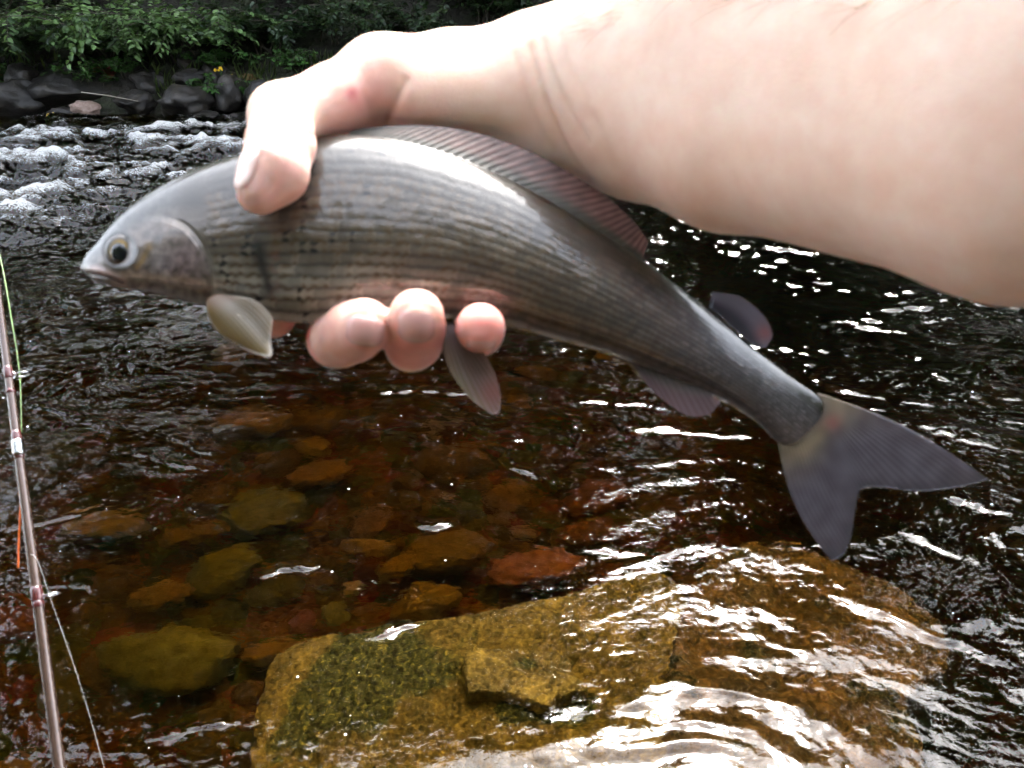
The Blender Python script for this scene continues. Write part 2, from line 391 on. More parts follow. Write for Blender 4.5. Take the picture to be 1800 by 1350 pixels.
# ------------------------------------------------------------------ stones
def rock_mesh(seed, sub=4, rough=0.28, cuts=5, squash=(1, 1, .6)):
    bm = bmesh.new(); bmesh.ops.create_icosphere(bm, subdivisions=sub, radius=1.0)
    V = np.array([v.co[:] for v in bm.verts]); F = np.array([[v.index for v in f.verts] for f in bm.faces]); bm.free()
    r = np.random.default_rng(seed)
    n = V.copy()
    for _ in range(cuts):
        d = r.normal(size=3); d /= np.linalg.norm(d); h = r.uniform(.55, .85)
        s = n@d; ex = np.maximum(s-h, 0); n = n - d*ex[:, None]*.85
    n = n*(1 + rough*.6*fbm3(V*1.3+seed, 3, seed) [:, None] + rough*.18*fbm3(V*5+seed, 3, seed+5)[:, None])
    n = n*np.array(squash); return n, F
ROCKS = [mesh_np('stone', *rock_mesh(100+i, 3, .3, 3+i % 4), None) for i in range(8)]
BIGROCKS = [mesh_np('boulder', *rock_mesh(200+i, 4, .34, 4+i % 4, (1, .8, .68)), None) for i in range(6)]
for me in ROCKS+BIGROCKS: me.materials.append(ROCK_BROWN)
def place_rock(me, mat, loc, size, rz=0., tilt=(0, 0), name='stone'):
    o = bpy.data.objects.new(name, me); COL.objects.link(o)
    o.location = loc; o.scale = size; o.rotation_euler = (tilt[0], tilt[1], rz)
    o.material_slots[0].link = 'OBJECT'; o.material_slots[0].material = mat
    return o
def bedstone(px, py, depth, sx, sy, sz, mat, k, rz=0, label=None, group=None, name='stone'):
    p = under(px, py, depth)
    o = place_rock(ROCKS[k % 8], mat, (p[0], p[1], p[2]-sz*.25), (sx, sy, sz), rz, (random.uniform(-.15, .15), random.uniform(-.15, .15)), name)
    thing(o, label, 'stone', group); return p
taken = []
special = [
 (742, 1052, .34, .115, .085, .12, ROCK_RUST, 0, .2, 'large bright orange stone under water just behind the mossy slab'),
 (435, 738, .42, .19, .13, .14, ROCK_RUST, 1, .1, 'broad orange stone under water below the pectoral fin'),
 (300, 1135, .36, .21, .14, .16, ROCK_OLIVE, 2, -.2, 'big smooth olive boulder under water between rod and mossy slab'),
 (455, 895, .42, .20, .14, .15, ROCK_OLIVE, 3, .3, 'big olive boulder under water among the orange stones'),
 (780, 965, .38, .16, .11, .11, ROCK_BROWN, 4, .2, 'flat dark brown stone under water behind the bright orange stone'),
 (945, 990, .36, .15, .10, .09, ROCK_RED, 5, .1, 'dull red stone under water at the far edge of the mossy slab'),
 (190, 915, .40, .16, .09, .08, ROCK_TAN, 6, .0, 'flat tan stone under water beside the rod and the orange strand'),
 (330, 935, .39, .12, .05, .07, ROCK_RUST, 7, .35, 'narrow slanting orange stone under water right of the flat tan stone'),
 (650, 955, .38, .10, .055, .07, ROCK_RUST, 2, -.1, 'flat pale orange stone wedged between darker stones under water'),
 (700, 990, .37, .08, .045, .07, ROCK_RUST, 4, .6, 'small pointed orange stone leaning on the flat dark brown stone'),
 (385, 1000, .40, .13, .10, .10, ROCK_OLIVE, 0, .6, 'greenish stone under water above the big smooth olive boulder'),
 (275, 1045, .38, .12, .06, .07, ROCK_RUST, 3, .25, 'long rusty stone under water above the big smooth olive boulder'),
 (620, 1030, .36, .035, .03, .035, ROCK_TAN, 5, .2, 'small round tan pebble under water left of the bright orange stone'),
 (592, 1075, .36, .05, .055, .05, ROCK_OLIVE, 6, .2, 'rounded olive cobble under water touching the mossy slab'),
 (500, 1145, .38, .15, .05, .06, ROCK_RUST, 1, .1, 'long thin orange stone lying along the mossy slab under water'),
 (800, 800, .46, .18, .11, .11, ROCK_BROWN, 6, .0, 'wide brown stone under water below the pelvic fin'),
 (560, 830, .45, .14, .08, .08, ROCK_RUST, 4, .15, 'low rust brown stone under water between two boulders'),
 (1030, 930, .40, .12, .08, .08, ROCK_RED, 2, .3, 'dark red stone under water behind the dull red one'),
]
for i, s in enumerate(special):
    p = bedstone(*s[:9], label=s[9]); taken.append((p[0], p[1], max(s[3], s[4])))
kinds = [(ROCK_RUST, 'rust brown cobble lying on the peaty river bed', 'rust brown cobbles on the river bed'),
         (ROCK_OLIVE, 'olive green cobble lying on the peaty river bed', 'olive cobbles on the river bed'),
         (ROCK_BROWN, 'dark brown cobble lying on the peaty river bed', 'dark brown cobbles on the river bed'),
         (ROCK_TAN, 'pale tan cobble lying on the peaty river bed', 'tan cobbles on the river bed'),
         (ROCK_RED, 'dull red cobble lying on the peaty river bed', 'red cobbles on the river bed')]
n = 0; tries = 0
while n < 300 and tries < 6000:
    tries += 1
    y = 1.05 + 3.9*random.random()**1.5; x = random.uniform(-.9, .9)*(y+.45)
    r = random.choice([.03, .04, .05, .06, .08, .11])*(0.8+.15*y)
    if x > .6+.2*(y-1.4) and random.random() < .7: continue
    if any((x-a)**2+(y-b)**2 < (.62*(r+c))**2 for a, b, c in taken): continue
    taken.append((x, y, r)); k = random.choices(range(5), [4, 2.2, 3.6, 1.1, .5])[0]
    q = random.uniform(.6, .95)
    o = place_rock(ROCKS[n % 8], kinds[k][0], (x, y, float(bed_z(x, y))+r*.18), (r, r*q, r*random.uniform(.55, .85)), random.uniform(0, 6.28), (random.uniform(-.2, .2), random.uniform(-.2, .2)), 'cobble')
    thing(o, kinds[k][1], 'stone', kinds[k][2]); n += 1

def slab(name, outline, ztop, thick, label, seed, tilt=(0, 0), rim=0.02, moss=None, tint=(1, 1, 1), na=220, nr=60, rough=.012):
    """a block of stone: outline (world xy), uneven top, rounded rim, sides running down to the bed"""
    P = spline(np.vstack([outline, outline[:1]]), na+1)[:-1]
    c = P.mean(0); d = P-c; a = np.arange(na)
    P = c + d*(1+.018*fbm2(P[:, 0]*9, P[:, 1]*9, 3, seed)[:, None])
    rr = np.concatenate([np.linspace(0.02, .93, nr), 1-np.array([.045, .022, .008, 0]), np.array([1.004, 1.012, 1.03])])
    zz = np.concatenate([np.zeros(nr), -rim*np.array([.12, .35, .65, 1]), -np.array([.33, .7, 1.0])*thick])
    V = c + (P-c)[None]*rr[:, None, None]
    x, y = V[..., 0], V[..., 1]
    top = ztop + tilt[0]*(x-c[0]) + tilt[1]*(y-c[1]) + rough*fbm2(x*5, y*5, 5, seed+3, .6) + .02*noise2(x*1.8, y*1.8, seed+9)
    Z = top + zz[:, None]
    V = np.stack([x, y, Z], -1).reshape(-1, 3); F = grid_faces(len(rr), na, True)
    V = np.vstack([V, [[c[0], c[1], Z[0].mean()]]]); k = len(V)-1
    T = np.c_[np.full(na, k), a, (a+1) % na]
    ms = np.append((moss(x, y) if moss else 0*x).ravel(), 0); tn = np.tile(np.array(tint), (len(V), 1))
    V2, cc = localize(V)
    o = obj(name, mesh_np(name, V2, [F, T], SLAB, {'moss': ms, 'tint': tn}), loc=cc); thing(o, label, 'rock'); return o
def U2(pts, d): return np.array([under(a, b, d)[:2] for a, b in pts])
def moss1(x, y):
    c = under(600, 1190, .17); e = under(1000, 1260, .17); f = under(760, 1270, .17)
    m = 1.2*np.exp(-(((x-c[0])/.30)**2+((y-c[1])/.24)**2)) + .75*np.exp(-(((x-e[0])/.16)**2+((y-e[1])/.06)**2)) - .5*np.exp(-(((x-f[0])/.12)**2+((y-f[1])/.07)**2))
    L = under(480, 1230, .17); return m*sstep(L[0]-.0, L[0]+.09, x-.35*(y-L[1])) 
slab('slab_rock', U2([(425, 1420), (440, 1300), (478, 1165), (545, 1122), (680, 1105), (850, 1078), (1000, 1045), (1120, 1008), (1190, 1030), (1215, 1120), (1240, 1230), (1230, 1360), (1180, 1520), (850, 1600), (520, 1560)], .17), -.17, .36,
     'big golden mossy slab under shallow water with a broken ledge on top', 301, moss=moss1, tilt=(.0, .03))
slab('slab_rock', U2([(1130, 1440), (1175, 1290), (1185, 1130), (1225, 1000), (1280, 950), (1400, 945), (1530, 985), (1640, 1060), (1672, 1150), (1600, 1225), (1625, 1310), (1590, 1420), (1450, 1500), (1280, 1520)], .13), -.15, .4,
     'orange brown slab under streaming water and white glints, right of the mossy one', 341, tint=(.62, .42, .30), moss=lambda x, y: .45*sstep(-.3, .6, noise2(x*5, y*5, 77)), tilt=(-.05, -.08), rough=.03)
slab('broken_ledge', U2([(822, 1222), (818, 1160), (850, 1142), (930, 1146), (985, 1152), (1015, 1190), (1036, 1215), (985, 1232), (968, 1245), (900, 1225), (865, 1222)], .12), -.115, .05,
     'flat broken piece of rock lying on the golden mossy slab', 391, rim=.006, moss=lambda x, y: .85*np.exp(-(((x-under(925, 1170, .12)[0])/.055)**2+((y-under(925, 1170, .12)[1])/.035)**2)), na=140, nr=40, rough=.006)

# ------------------------------------------------------------------ far bank: boulders
bank_list = [ # px, py(base), width px, height px, material, label
 (95, 185, 150, 62, ROCK_BANK, 'broad dark boulder on the far bank left of the pinkish stone'),
 (152, 206, 40, 24, ROCK_PINK, 'small pinkish stone standing at the waterline of the far bank'),
 (30, 192, 90, 50, ROCK_BANK, 'dark boulder at the far bank beside the broad one'),
 (235, 195, 60, 34, ROCK_BANK, 'low dark stone right of the pinkish stone at the waterline'),
 (330, 205, 130, 60, ROCK_BANK, 'squat black boulder with a stepped foot at the waterline'),
 (400, 180, 70, 50, ROCK_BANK, 'shadowed boulder under the yellow flowers'),
 (375, 150, 60, 45, ROCK_BANK, 'mossy rounded boulder just below the yellow flowers'),
 (30, 160, 80, 40, ROCK_BANK, 'grey boulder lying on top of the left end of the far bank'),
 (250, 160, 70, 36, ROCK_BANK, 'dark rock above the fallen pale twig'),
 (470, 200, 90, 55, ROCK_BANK, 'black boulder at the waterline behind the fish head and thumb'),
]
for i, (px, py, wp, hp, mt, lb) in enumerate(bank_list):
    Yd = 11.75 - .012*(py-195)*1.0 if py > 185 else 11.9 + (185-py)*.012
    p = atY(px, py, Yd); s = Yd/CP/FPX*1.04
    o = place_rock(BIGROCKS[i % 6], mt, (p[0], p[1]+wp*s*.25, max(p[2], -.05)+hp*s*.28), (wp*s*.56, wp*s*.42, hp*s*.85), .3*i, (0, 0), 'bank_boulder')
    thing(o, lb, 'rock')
for i in range(70):
    x = random.uniform(-13, 11)
    if i < 40: x = random.uniform(-8.5, 3)
    d = random.uniform(-.15, .25) if i % 2 else random.uniform(.1, .9)
    y = float(shore(x))+d; r = random.uniform(.10, .30)
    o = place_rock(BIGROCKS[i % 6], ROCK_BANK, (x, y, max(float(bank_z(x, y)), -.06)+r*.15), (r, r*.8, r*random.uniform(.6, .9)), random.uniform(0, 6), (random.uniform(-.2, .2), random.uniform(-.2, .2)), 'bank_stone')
    thing(o, 'small dark stone among the boulders along the far bank', 'rock', 'dark stones along the far bank')

# ------------------------------------------------------------------ vegetation
def leaves_mesh(name, pos, dirs, nor, size, mat, width=.36, rnd=None, extra=None):
    n = len(pos); dirs = dirs/np.linalg.norm(dirs, axis=1, keepdims=True)
    side = np.cross(dirs, nor); side /= np.linalg.norm(side, axis=1, keepdims=True)+1e-9; nor = np.cross(side, dirs)
    s = size[:, None]
    b = pos; t = pos + dirs*s - nor*s*.12
    l1 = pos + dirs*s*.3 + side*s*width*.95 + nor*s*.10; l2 = pos + dirs*s*.68 + side*s*width*.72 + nor*s*.04
    r1 = pos + dirs*s*.3 - side*s*width*.95 + nor*s*.10; r2 = pos + dirs*s*.68 - side*s*width*.72 + nor*s*.04
    V = np.stack([b, l1, l2, t, r2, r1], 1).reshape(-1, 3); k = (np.arange(n)*6)[:, None]
    F = np.vstack([k+np.array([[0, 3, 2, 1]]), k+np.array([[0, 5, 4, 3]])])
    rnd = rng.random(n) if rnd is None else rnd
    return mesh_np(name, V, F, mat, {'rnd': np.repeat(rnd, 6)}, smooth=False)
def shrub(base, stems, length, lean, leaf, mat, name, label, cat='shrub', group=None, twigs=14, lpt=13, droop=.5, seed=0):
    r = np.random.default_rng(seed); base = np.array(base, float)
    wood = []; P = []; D = []; Nn = []; Sz = []; R = []
    for s in range(stems):
        a = r.uniform(0, 2*math.pi); L = length*r.uniform(.6, 1.1)
        h = np.array([math.cos(a)*.75, math.sin(a)*.75, 0]) + np.array(lean)
        t = np.linspace(0, 1, 10)[:, None]
        up = np.array([0, 0, 1.0])
        cur = base + r.normal(size=3)*np.array([.15, .1, .0]) + L*(t*up*.75 + t**1.6*h*.75 - droop*t**2.6*up*.75) + .05*L*np.cumsum(r.normal(size=(10, 3)), 0)*.12
        wood.append(tube(cur, np.linspace(.012, .003, 10)*length*.8, 5))
        for q in range(twigs):
            f = r.uniform(.22, 1.0); i = min(int(f*9), 8); p0 = cur[i]*(1-(f*9-i)) + cur[i+1]*(f*9-i)
            dirn = (cur[min(i+1, 9)]-cur[i]); dirn /= np.linalg.norm(dirn)
            sd = r.normal(size=3); sd -= dirn*(sd@dirn); sd[2] *= .35; sd /= np.linalg.norm(sd)
            tw = (dirn*.55+sd*.85+np.array([0, 0, -.12])); tw /= np.linalg.norm(tw); tl = L*r.uniform(.16, .36)
            tp = p0 + np.linspace(0, 1, 5)[:, None]*tw*tl - np.linspace(0, 1, 5)[:, None]**2*np.array([0, 0, .16])*tl
            wood.append(tube(tp, np.linspace(.004, .0015, 5)*max(1, length*.6), 4))
            shade = r.uniform(-.15, .25)
            sv = np.cross(tw, [0, 0, 1.0]); sv /= np.linalg.norm(sv)+1e-9
            for k in range(lpt):
                g = (k+.6)/lpt; b = p0 + tw*tl*g - np.array([0, 0, .16])*tl*g*g
                sg = 1 if k % 2 else -1
                dd = tw*.55 + sv*sg*.9 + np.array([0, 0, -.25]) + r.normal(size=3)*.22
                P.append(b); D.append(dd); Nn.append(np.array([0, 0, 1.0]) + r.normal(size=3)*.33); Sz.append(leaf*r.uniform(.65, 1.15)); R.append(np.clip(r.beta(1.6, 2.2)+shade, 0, 1))
    root = obj(name, None, loc=base); thing(root, label, cat, group)
    V, F = join(wood); me = mesh_np('branches', V-base, F, BARK); obj('branches', me, root)
    me = leaves_mesh('foliage', np.array(P)-base, np.array(D), np.array(Nn), np.array(Sz), mat, rnd=np.array(R)); obj('foliage', me, root)
    return root
def bz(px, dy): 
    x = (px-900)/FPX*12.6*1.02; y = float(shore(x))+dy; return (x, y, float(bank_z(x, y))-.02)
shr = [ # px, behind the shore, stems, length, lean, leaf, mat, label
 (250, .8, 12, 1.75, (.0, -.6, 0), .105, LEAF, 'hazel shrub with pale leaf sprays arching over the far bank boulders'),
 (120, 1.0, 11, 1.7, (.0, -.55, 0), .10, LEAF2, 'dark leafy shrub above the broad boulder on the far bank'),
 (20, 1.5, 8, 1.9, (.1, -.35, 0), .08, LEAF2, 'dark blue green shrub at the left end of the far bank'),
 (370, .9, 11, 1.6, (.1, -.55, 0), .10, LEAF, 'green shrub with hanging twigs above the squat black boulder'),
 (480, 1.1, 9, 1.6, (.0, -.5, 0), .09, LEAF2, 'shrub in deep shade behind the yellow flowers'),
 (600, 1.4, 7, 1.5, (.0, -.35, 0), .075, LEAF2, 'dark shrub on the far bank behind the thumb knuckle'),
 (730, 1.3, 7, 1.5, (.0, -.35, 0), .08, LEAF2, 'dark shrub on the far bank above the back of the hand'),
 (860, 1.5, 7, 1.6, (.0, -.3, 0), .08, LEAF2, 'dark shrub on the far bank above the wrist'),
]
for i, (px, dy, st, L, ln, lf, mt, lb) in enumerate(shr):
    shrub(bz(px, dy), st, L, ln, lf, mt, 'shrub', lb, seed=400+i)
for i in range(20):
    x = -8.6+i*.95; y = float(shore(x))+2.3+.5*(i % 2)
    shrub((x, y, float(bank_z(x, y))-.3), 8, 1.9, (0, -.4, 0), .11, LEAF2, 'shrub', 'dark shrub of the second row up the far bank', 'shrub', 'second row of shrubs up the far bank', seed=480+i)
for i in range(7):
    x = [-12, -9.4, -7.9, 2.2, 4.4, 6.6, 9.5][i]; y = float(shore(x))+1.2
    shrub((x, y, float(bank_z(x, y))), 8, 1.9, (0, -.4, 0), .09, LEAF2, 'shrub', 'dark shrub further along the far bank', 'shrub', 'shrubs further along the far bank', seed=430+i)
herbs = [(205, .45, 'bright green leafy plant growing between the boulders on the far bank'), (430, .35, 'leafy green plant hanging over the far waterline below the flowers'),
         (545, .7, 'tall green herb on the far bank beside the thumb'), (425, .8, 'upright green herb right of the yellow flowers'), (285, .55, 'low green plant above the squat black boulder'), (90, .6, 'small green plant on top of the broad boulder')]
for i, (px, dy, lb) in enumerate(herbs):
    shrub(bz(px, dy), 11, .55, (0, -.3, 0), .065, HERB, 'herb', lb, 'plant', twigs=6, lpt=7, droop=.25, seed=460+i)
# grass on the ledge
gp = []; gd = []; gn = []; gs = []
for i in range(2600):
    x = random.uniform(-9, 4); d = random.uniform(.15, 1.3); y = float(shore(x))+d
    if noise2(x*1.1, y*1.1, 12) < .05: continue
    gp.append((x, y, float(bank_z(x, y))-.02)); gd.append((random.gauss(0, .35), random.gauss(-.25, .3), 1)); gn.append((random.gauss(0, .3), -1, .3)); gs.append(random.uniform(.1, .26))
o = obj('bank_grass', leaves_mesh('bank_grass', np.array(gp), np.array(gd), np.array(gn, float), np.array(gs), GRASSM, width=.045)); o['kind'] = 'stuff'; o['label'] = 'sparse grass and moss on the far bank ledge'; o['category'] = 'grass'
# yellow flowers
def flower(px, py, Yd, lb, nf=7):
    c = atY(px, py, Yd); root = obj('yellow_flower', None, loc=c); thing(root, lb, 'flower')
    V = []; P = []; D = []; N_ = []; Z_ = []
    for k in range(nf):
        q = np.array([random.uniform(-.07, .07), random.uniform(-.04, .04), random.uniform(-.025, .03)])
        V.append(tube(np.array([[q[0]*.3, q[1], -.42], q*.8+np.array([0, 0, -.15]), q]), .003, 4))
        for a in range(6):
            P.append(q); D.append((math.cos(a*1.05), -.35, math.sin(a*1.05))); N_.append((0, -1, .2)); Z_.append(.022)
    v, f = join(V); obj('stem', mesh_np('stem', v, f, HERB, {'rnd': np.full(len(v), .5)}), root)
    obj('petals', leaves_mesh('petals', np.array(P), np.array(D), np.array(N_, float), np.array(Z_), YELLOW, .4), root)
flower(381, 121, 12.25, 'larger cluster of yellow flowers on the far bank'); flower(403, 136, 12.15, 'small pair of yellow flowers below the larger cluster', 3)
flower(92, 203, 11.45, 'tiny yellow flowers at the waterline left of the pinkish stone', 3)
v, f = tube(np.array([atY(143, 162, 11.6), atY(190, 168, 11.62), atY(243, 178, 11.7)]), np.array([.009, .008, .005]), 6)
v, c = localize(v); thing(obj('fallen_twig', mesh_np('fallen_twig', v, f, TWIG), loc=c), 'bare pale twig lying across the dark boulders', 'twig')

# tall trees of the wooded slope
def tree(x, y, H, R, mat, seed, label, n=4200, leaf=.20, group='tall trees of the wooded far bank'):
    r = np.random.default_rng(seed); z0 = float(bank_z(x, y))-.1
    root = obj('tree', None, loc=(x, y, z0)); thing(root, label, 'tree', group)
    t = np.linspace(0, 1, 10)[:, None]; tr = np.hstack([.25*np.sin(t*4+seed), .2*np.cos(t*3+seed)-.6*t, t*H*.9])
    parts = [tube(tr, np.linspace(.24, .05, 10)*H/12, 9)]
    cl = []
    for k in range(26):
        f = r.uniform(.14, .98); i = int(f*8.99); p = tr[i]; a = r.uniform(0, 6.28)
        L = R*(1-.55*f)*r.uniform(.6, 1.1); e = p + np.array([math.cos(a)*L, math.sin(a)*L, L*r.uniform(-.05, .4)])
        m_ = (p+e)/2+np.array([0, 0, .15*L]); parts.append(tube(np.array([p, m_, e]), np.array([.07, .04, .015])*H/12, 5))
        cl += [(e, .9), (m_, .8), ((e+m_)/2, .9)]
    V, F = join(parts); obj('trunk', mesh_np('trunk', V, F, BARK), root)
    ci = r.integers(0, len(cl), n); C = np.array([c[0] for c in cl])[ci]; 
    P = C + r.normal(size=(n, 3))*np.array([.75, .75, .42])*H/13
    D = r.normal(size=(n, 3)); D[:, 2] -= .3; Nn = r.normal(size=(n, 3))*.5+np.array([0, 0, 1.0])
    obj('crown', leaves_mesh('crown', P, D, Nn, leaf*r.uniform(.7, 1.3, n), mat, .45, np.clip(r.beta(1.6, 2.4, n), 0, 1)), root)
tx = [(-19, 16), (-14.5, 15), (-11, 17), (-7.6, 14.6), (-4.4, 16), (-1.3, 14.8), (1.8, 16.2), (4.8, 14.7), (8, 16.4), (11.4, 15), (15.5, 16.5), (20, 15.5)]
for i, (x, y) in enumerate(tx):
    tree(x, y, [15, 17, 17, 18, 17.5, 15, 12, 11, 12, 14, 15, 14][i], 3.6, LEAF2 if i % 3 else LEAF, 500+i, 'tall broadleaf tree on the wooded far bank', 5200, .30)

gx = np.linspace(-60, 60, 90); gy = np.linspace(-40, -3.2, 50)  # unseen bank and trees behind the camera, added to darken reflections and back light
X, Y = np.meshgrid(gx, gy, indexing='ij'); d = -3.6-Y
Zb = -.4 + 1.2*sstep(-.3, 1.6, d) + .35*np.maximum(d-1, 0) + .12*fbm2(X*.8, Y*.8, 3, 91)
o = obj('added_near_bank', mesh_np('added_near_bank', np.stack([X, Y, Zb], -1).reshape(-1, 3), grid_faces(*X.shape), BANK)); o['kind'] = 'structure'
bank_keep = bank_z
bank_z = lambda x, y: -.4 + 1.2 + .35*(-3.6-y-1)
for i, (x, y) in enumerate([(-15, -8), (-10.5, -6.2), (-6.4, -7.5), (-3.4, -5.6), (-.6, -7.2), (2.2, -5.4), (5.2, -7.2), (8.4, -5.8), (12, -8), (16, -7)]):
    tree(x, y, 8.7+.8*(i % 3), 3.8, LEAF2, 540+i, 'unseen broadleaf tree added behind the angler to darken reflections', 5200, .30, 'unseen trees added on the near bank')
bank_z = bank_keep

# ------------------------------------------------------------------ the fish
FD = .32                                            # distance of its middle from the lens
top = [(141, 468), (150, 449), (167, 428), (192, 396), (224, 365), (266, 337), (320, 308), (380, 284), (442, 264), (510, 247), (580, 237), (652, 238), (730, 252), (810, 277), (890, 312), (966, 352), (1040, 398), (1110, 442), (1180, 492), (1250, 548), (1315, 603), (1370, 647), (1410, 676), (1442, 700), (1466, 724)]
bot = [(143, 474), (158, 488), (184, 501), (220, 507), (255, 513), (298, 523), (343, 534), (393, 545), (440, 556), (490, 565), (550, 569), (620, 567), (690, 563), (760, 561), (830, 564), (900, 576), (975, 597), (1045, 617), (1115, 640), (1185, 667), (1245, 692), (1300, 722), (1338, 749), (1366, 776), (1398, 792)]
thk = [5, 16, 27, 39, 49, 58, 66, 73, 80, 86, 90, 92, 91, 89, 85, 80, 73, 66, 58, 49, 40, 31, 22, 13, 4]
dep = np.array([.314, .314, .314, .3145, .315, .3155, .316, .317, .318, .319, .32, .32, .32, .32, .32, .32, .321, .322, .323, .324, .326, .328, .329, .330, .331])
NU, NV = 1000, 290
T_ = spline(top, NU); B_ = spline(bot, NU); K_ = spline(thk, NU)[:, 0]; D_ = spline(dep, NU)[:, 0]
ang = np.concatenate([np.linspace(0, math.pi, 220, endpoint=False), np.linspace(math.pi, 2*math.pi, 70, endpoint=False)])
ca, sa = np.cos(ang), np.sin(ang)
mid = (T_+B_)/2; half = (T_-B_)/2
# fuller below the middle, narrower back
prof = np.sign(sa)*np.abs(sa)**.90*(1-.20*ca)
PX = mid[:, None, 0] + half[:, None, 0]*ca; PY = mid[:, None, 1] + half[:, None, 1]*ca
TH = K_[:, None]*prof
tt = (1-ca)/2*np.ones((NU, 1)); front = (sa >= 0)[None, :]*np.ones((NU, 1), bool)
arc = np.concatenate([[0], np.cumsum(np.hypot(*np.diff(mid, axis=0).T))])[:, None]*np.ones((1, NV))
def seg_d(px, py, pts):
    d = np.full(px.shape, 1e9); P = np.asarray(pts, float)
    for a, b in zip(P[:-1], P[1:]):
        v = b-a; t = np.clip(((px-a[0])*v[0]+(py-a[1])*v[1])/(v@v), 0, 1)
        d = np.minimum(d, np.hypot(px-a[0]-t*v[0], py-a[1]-t*v[1]))
    return d
G = lambda x, s: np.exp(-(x/s)**2)
# relief: gill cover, jaw, eye socket, scale rows
gill = spline([(296, 384), (325, 398), (352, 430), (368, 470), (372, 508), (366, 538)], 40)
gx_at = np.interp(PY, gill[:, 1], gill[:, 0])
on_gill = sstep(7, -7, PX-gx_at)*sstep(378, 392, PY)*sstep(225, 285, PX)
pre = spline([(282, 400), (268, 440), (262, 480), (285, 512)], 20)
cut = seg_d(PX, PY, spline([(150, 481), (172, 484), (196, 489), (216, 497)], 16))
lip = seg_d(PX, PY, spline([(158, 473), (180, 478), (202, 487), (216, 496)], 16))
eye_d = np.hypot((PX-210)/1.0, (PY-441)/1.05)
relief = 2.4*on_gill - 1.8*G(seg_d(PX, PY, gill)-3, 3.5)*sstep(380, 395, PY) - .2*G(seg_d(PX, PY, pre), 7) + .25*G(seg_d(PX, PY, pre)-9, 6)
relief += 4.0*G(lip, 6) - 4.5*G(cut, 3) + 1.0*G(eye_d-33, 7) - 3*sstep(32, 16, eye_d)
scaly = sstep(-2, 22, PX-gx_at)*sstep(352, 372, PX)
ROWS = 17.0
rowc = tt**.93*ROWS + .22*noise2(arc/120, tt*5, 3) + .10*noise2(arc/22, tt*17, 4); rowi = np.floor(rowc); rowf = rowc-rowi
sc_len = 18.5*np.interp(arc, [0, 400, 900, 1500], [.8, 1.0, 1.0, .75])
sp = arc/sc_len + .5*(rowi % 2) + .55*noise2(arc/45, rowi*1.7, 5) - .45*np.abs(rowf-.5); spf = sp - np.floor(sp); spi = np.floor(sp)
scale_h = (1-(2*np.abs(rowf-.5))**2)*(.55+.45*spf)
hashv = (_h(rowi.astype(int), spi.astype(int), 7)/4095.)
relief += scaly*scale_h*.55 + scaly*(hashv-.5)*.5*scale_h + .5*fbm2(PX/40, PY/40, 3, 15)*scaly
TH2 = TH + np.sign(sa)*relief*np.abs(sa)**.6
PD = D_[:, None] - TH2*(FD/FPX)
# pigment
A0 = np.array([.50, .465, .42])
ms = lambda a: a[..., None]
back = np.array([.026, .023, .015]); flank = np.array([.150, .130, .105]); belly = np.array([.52, .54, .50]); tailc = np.array([.125, .14, .19]); stripe = np.array([.030, .027, .024])  # pale belly, raised further in place of light from below
tn = tt + .05*fbm2(arc/70, tt*6, 3, 19)
c = back + (flank-back)*ms(sstep(.16, .42, tn)); c = c + (belly-c)*ms(sstep(.58, .92, tn)*sstep(1000, 600, PX)) 
c = c + (tailc-c)*ms(.75*sstep(950, 1300, PX)*sstep(.1, .3, tt))
hashv = (_h(rowi.astype(int), spi.astype(int), 7)/4095.)
line = G(np.minimum(rowf, 1-rowf), .17)*sstep(.15, .3, tt)*scaly
fadeT = np.interp(PX, [350, 900, 1250, 1400], [1, .8, .45, .15])
along = G(np.minimum(spf, 1-spf), .16)*sstep(.15, .3, tt)*scaly
c = c*ms(1+scaly*(.34*(hashv-.45)+.28*(scale_h-.5)))
c = c + (stripe-c)*ms(np.clip(line*(.55+.45*G(spf-.5, .33))+.16*along, 0, 1)*.74*fadeT)
dot = G(np.hypot(rowf-.02 - (rowf > .5), (spf-.5)*1.15), .31)
gold = np.array([.10, .058, .016])
c = c + (gold-c)*ms(np.clip(dot*1.2, 0, 1)*scaly*(hashv > .30)*sstep(.15, .28, tt)*sstep(1.0, .85, tt)*fadeT*.95)
blk = (hashv > np.interp(PX, [350, 520, 700, 760], [.80, .86, .95, 1.0]))*dot
c = c + (np.array([.006, .006, .008])-c)*ms(np.clip(blk*2.4, 0, 1)*scaly)
c = c*ms(.86+.3*hashv*scaly+.08*fbm2(PX/25, PY/25, 3, 23))
# scar behind the pectoral base
sc_ = seg_d(PX, PY, [(452, 432), (462, 470), (474, 508)]); c = c + (np.array([.022, .018, .022])-c)*ms(.9*G(sc_, 11))
sr = seg_d(PX, PY, [(484, 448), (486, 500), (480, 530)]); c = c + (np.array([.28, .10, .06])-c)*ms(.3*G(sr, 11)*sstep(-.4, .4, noise2(PX/12, PY/12, 2)))
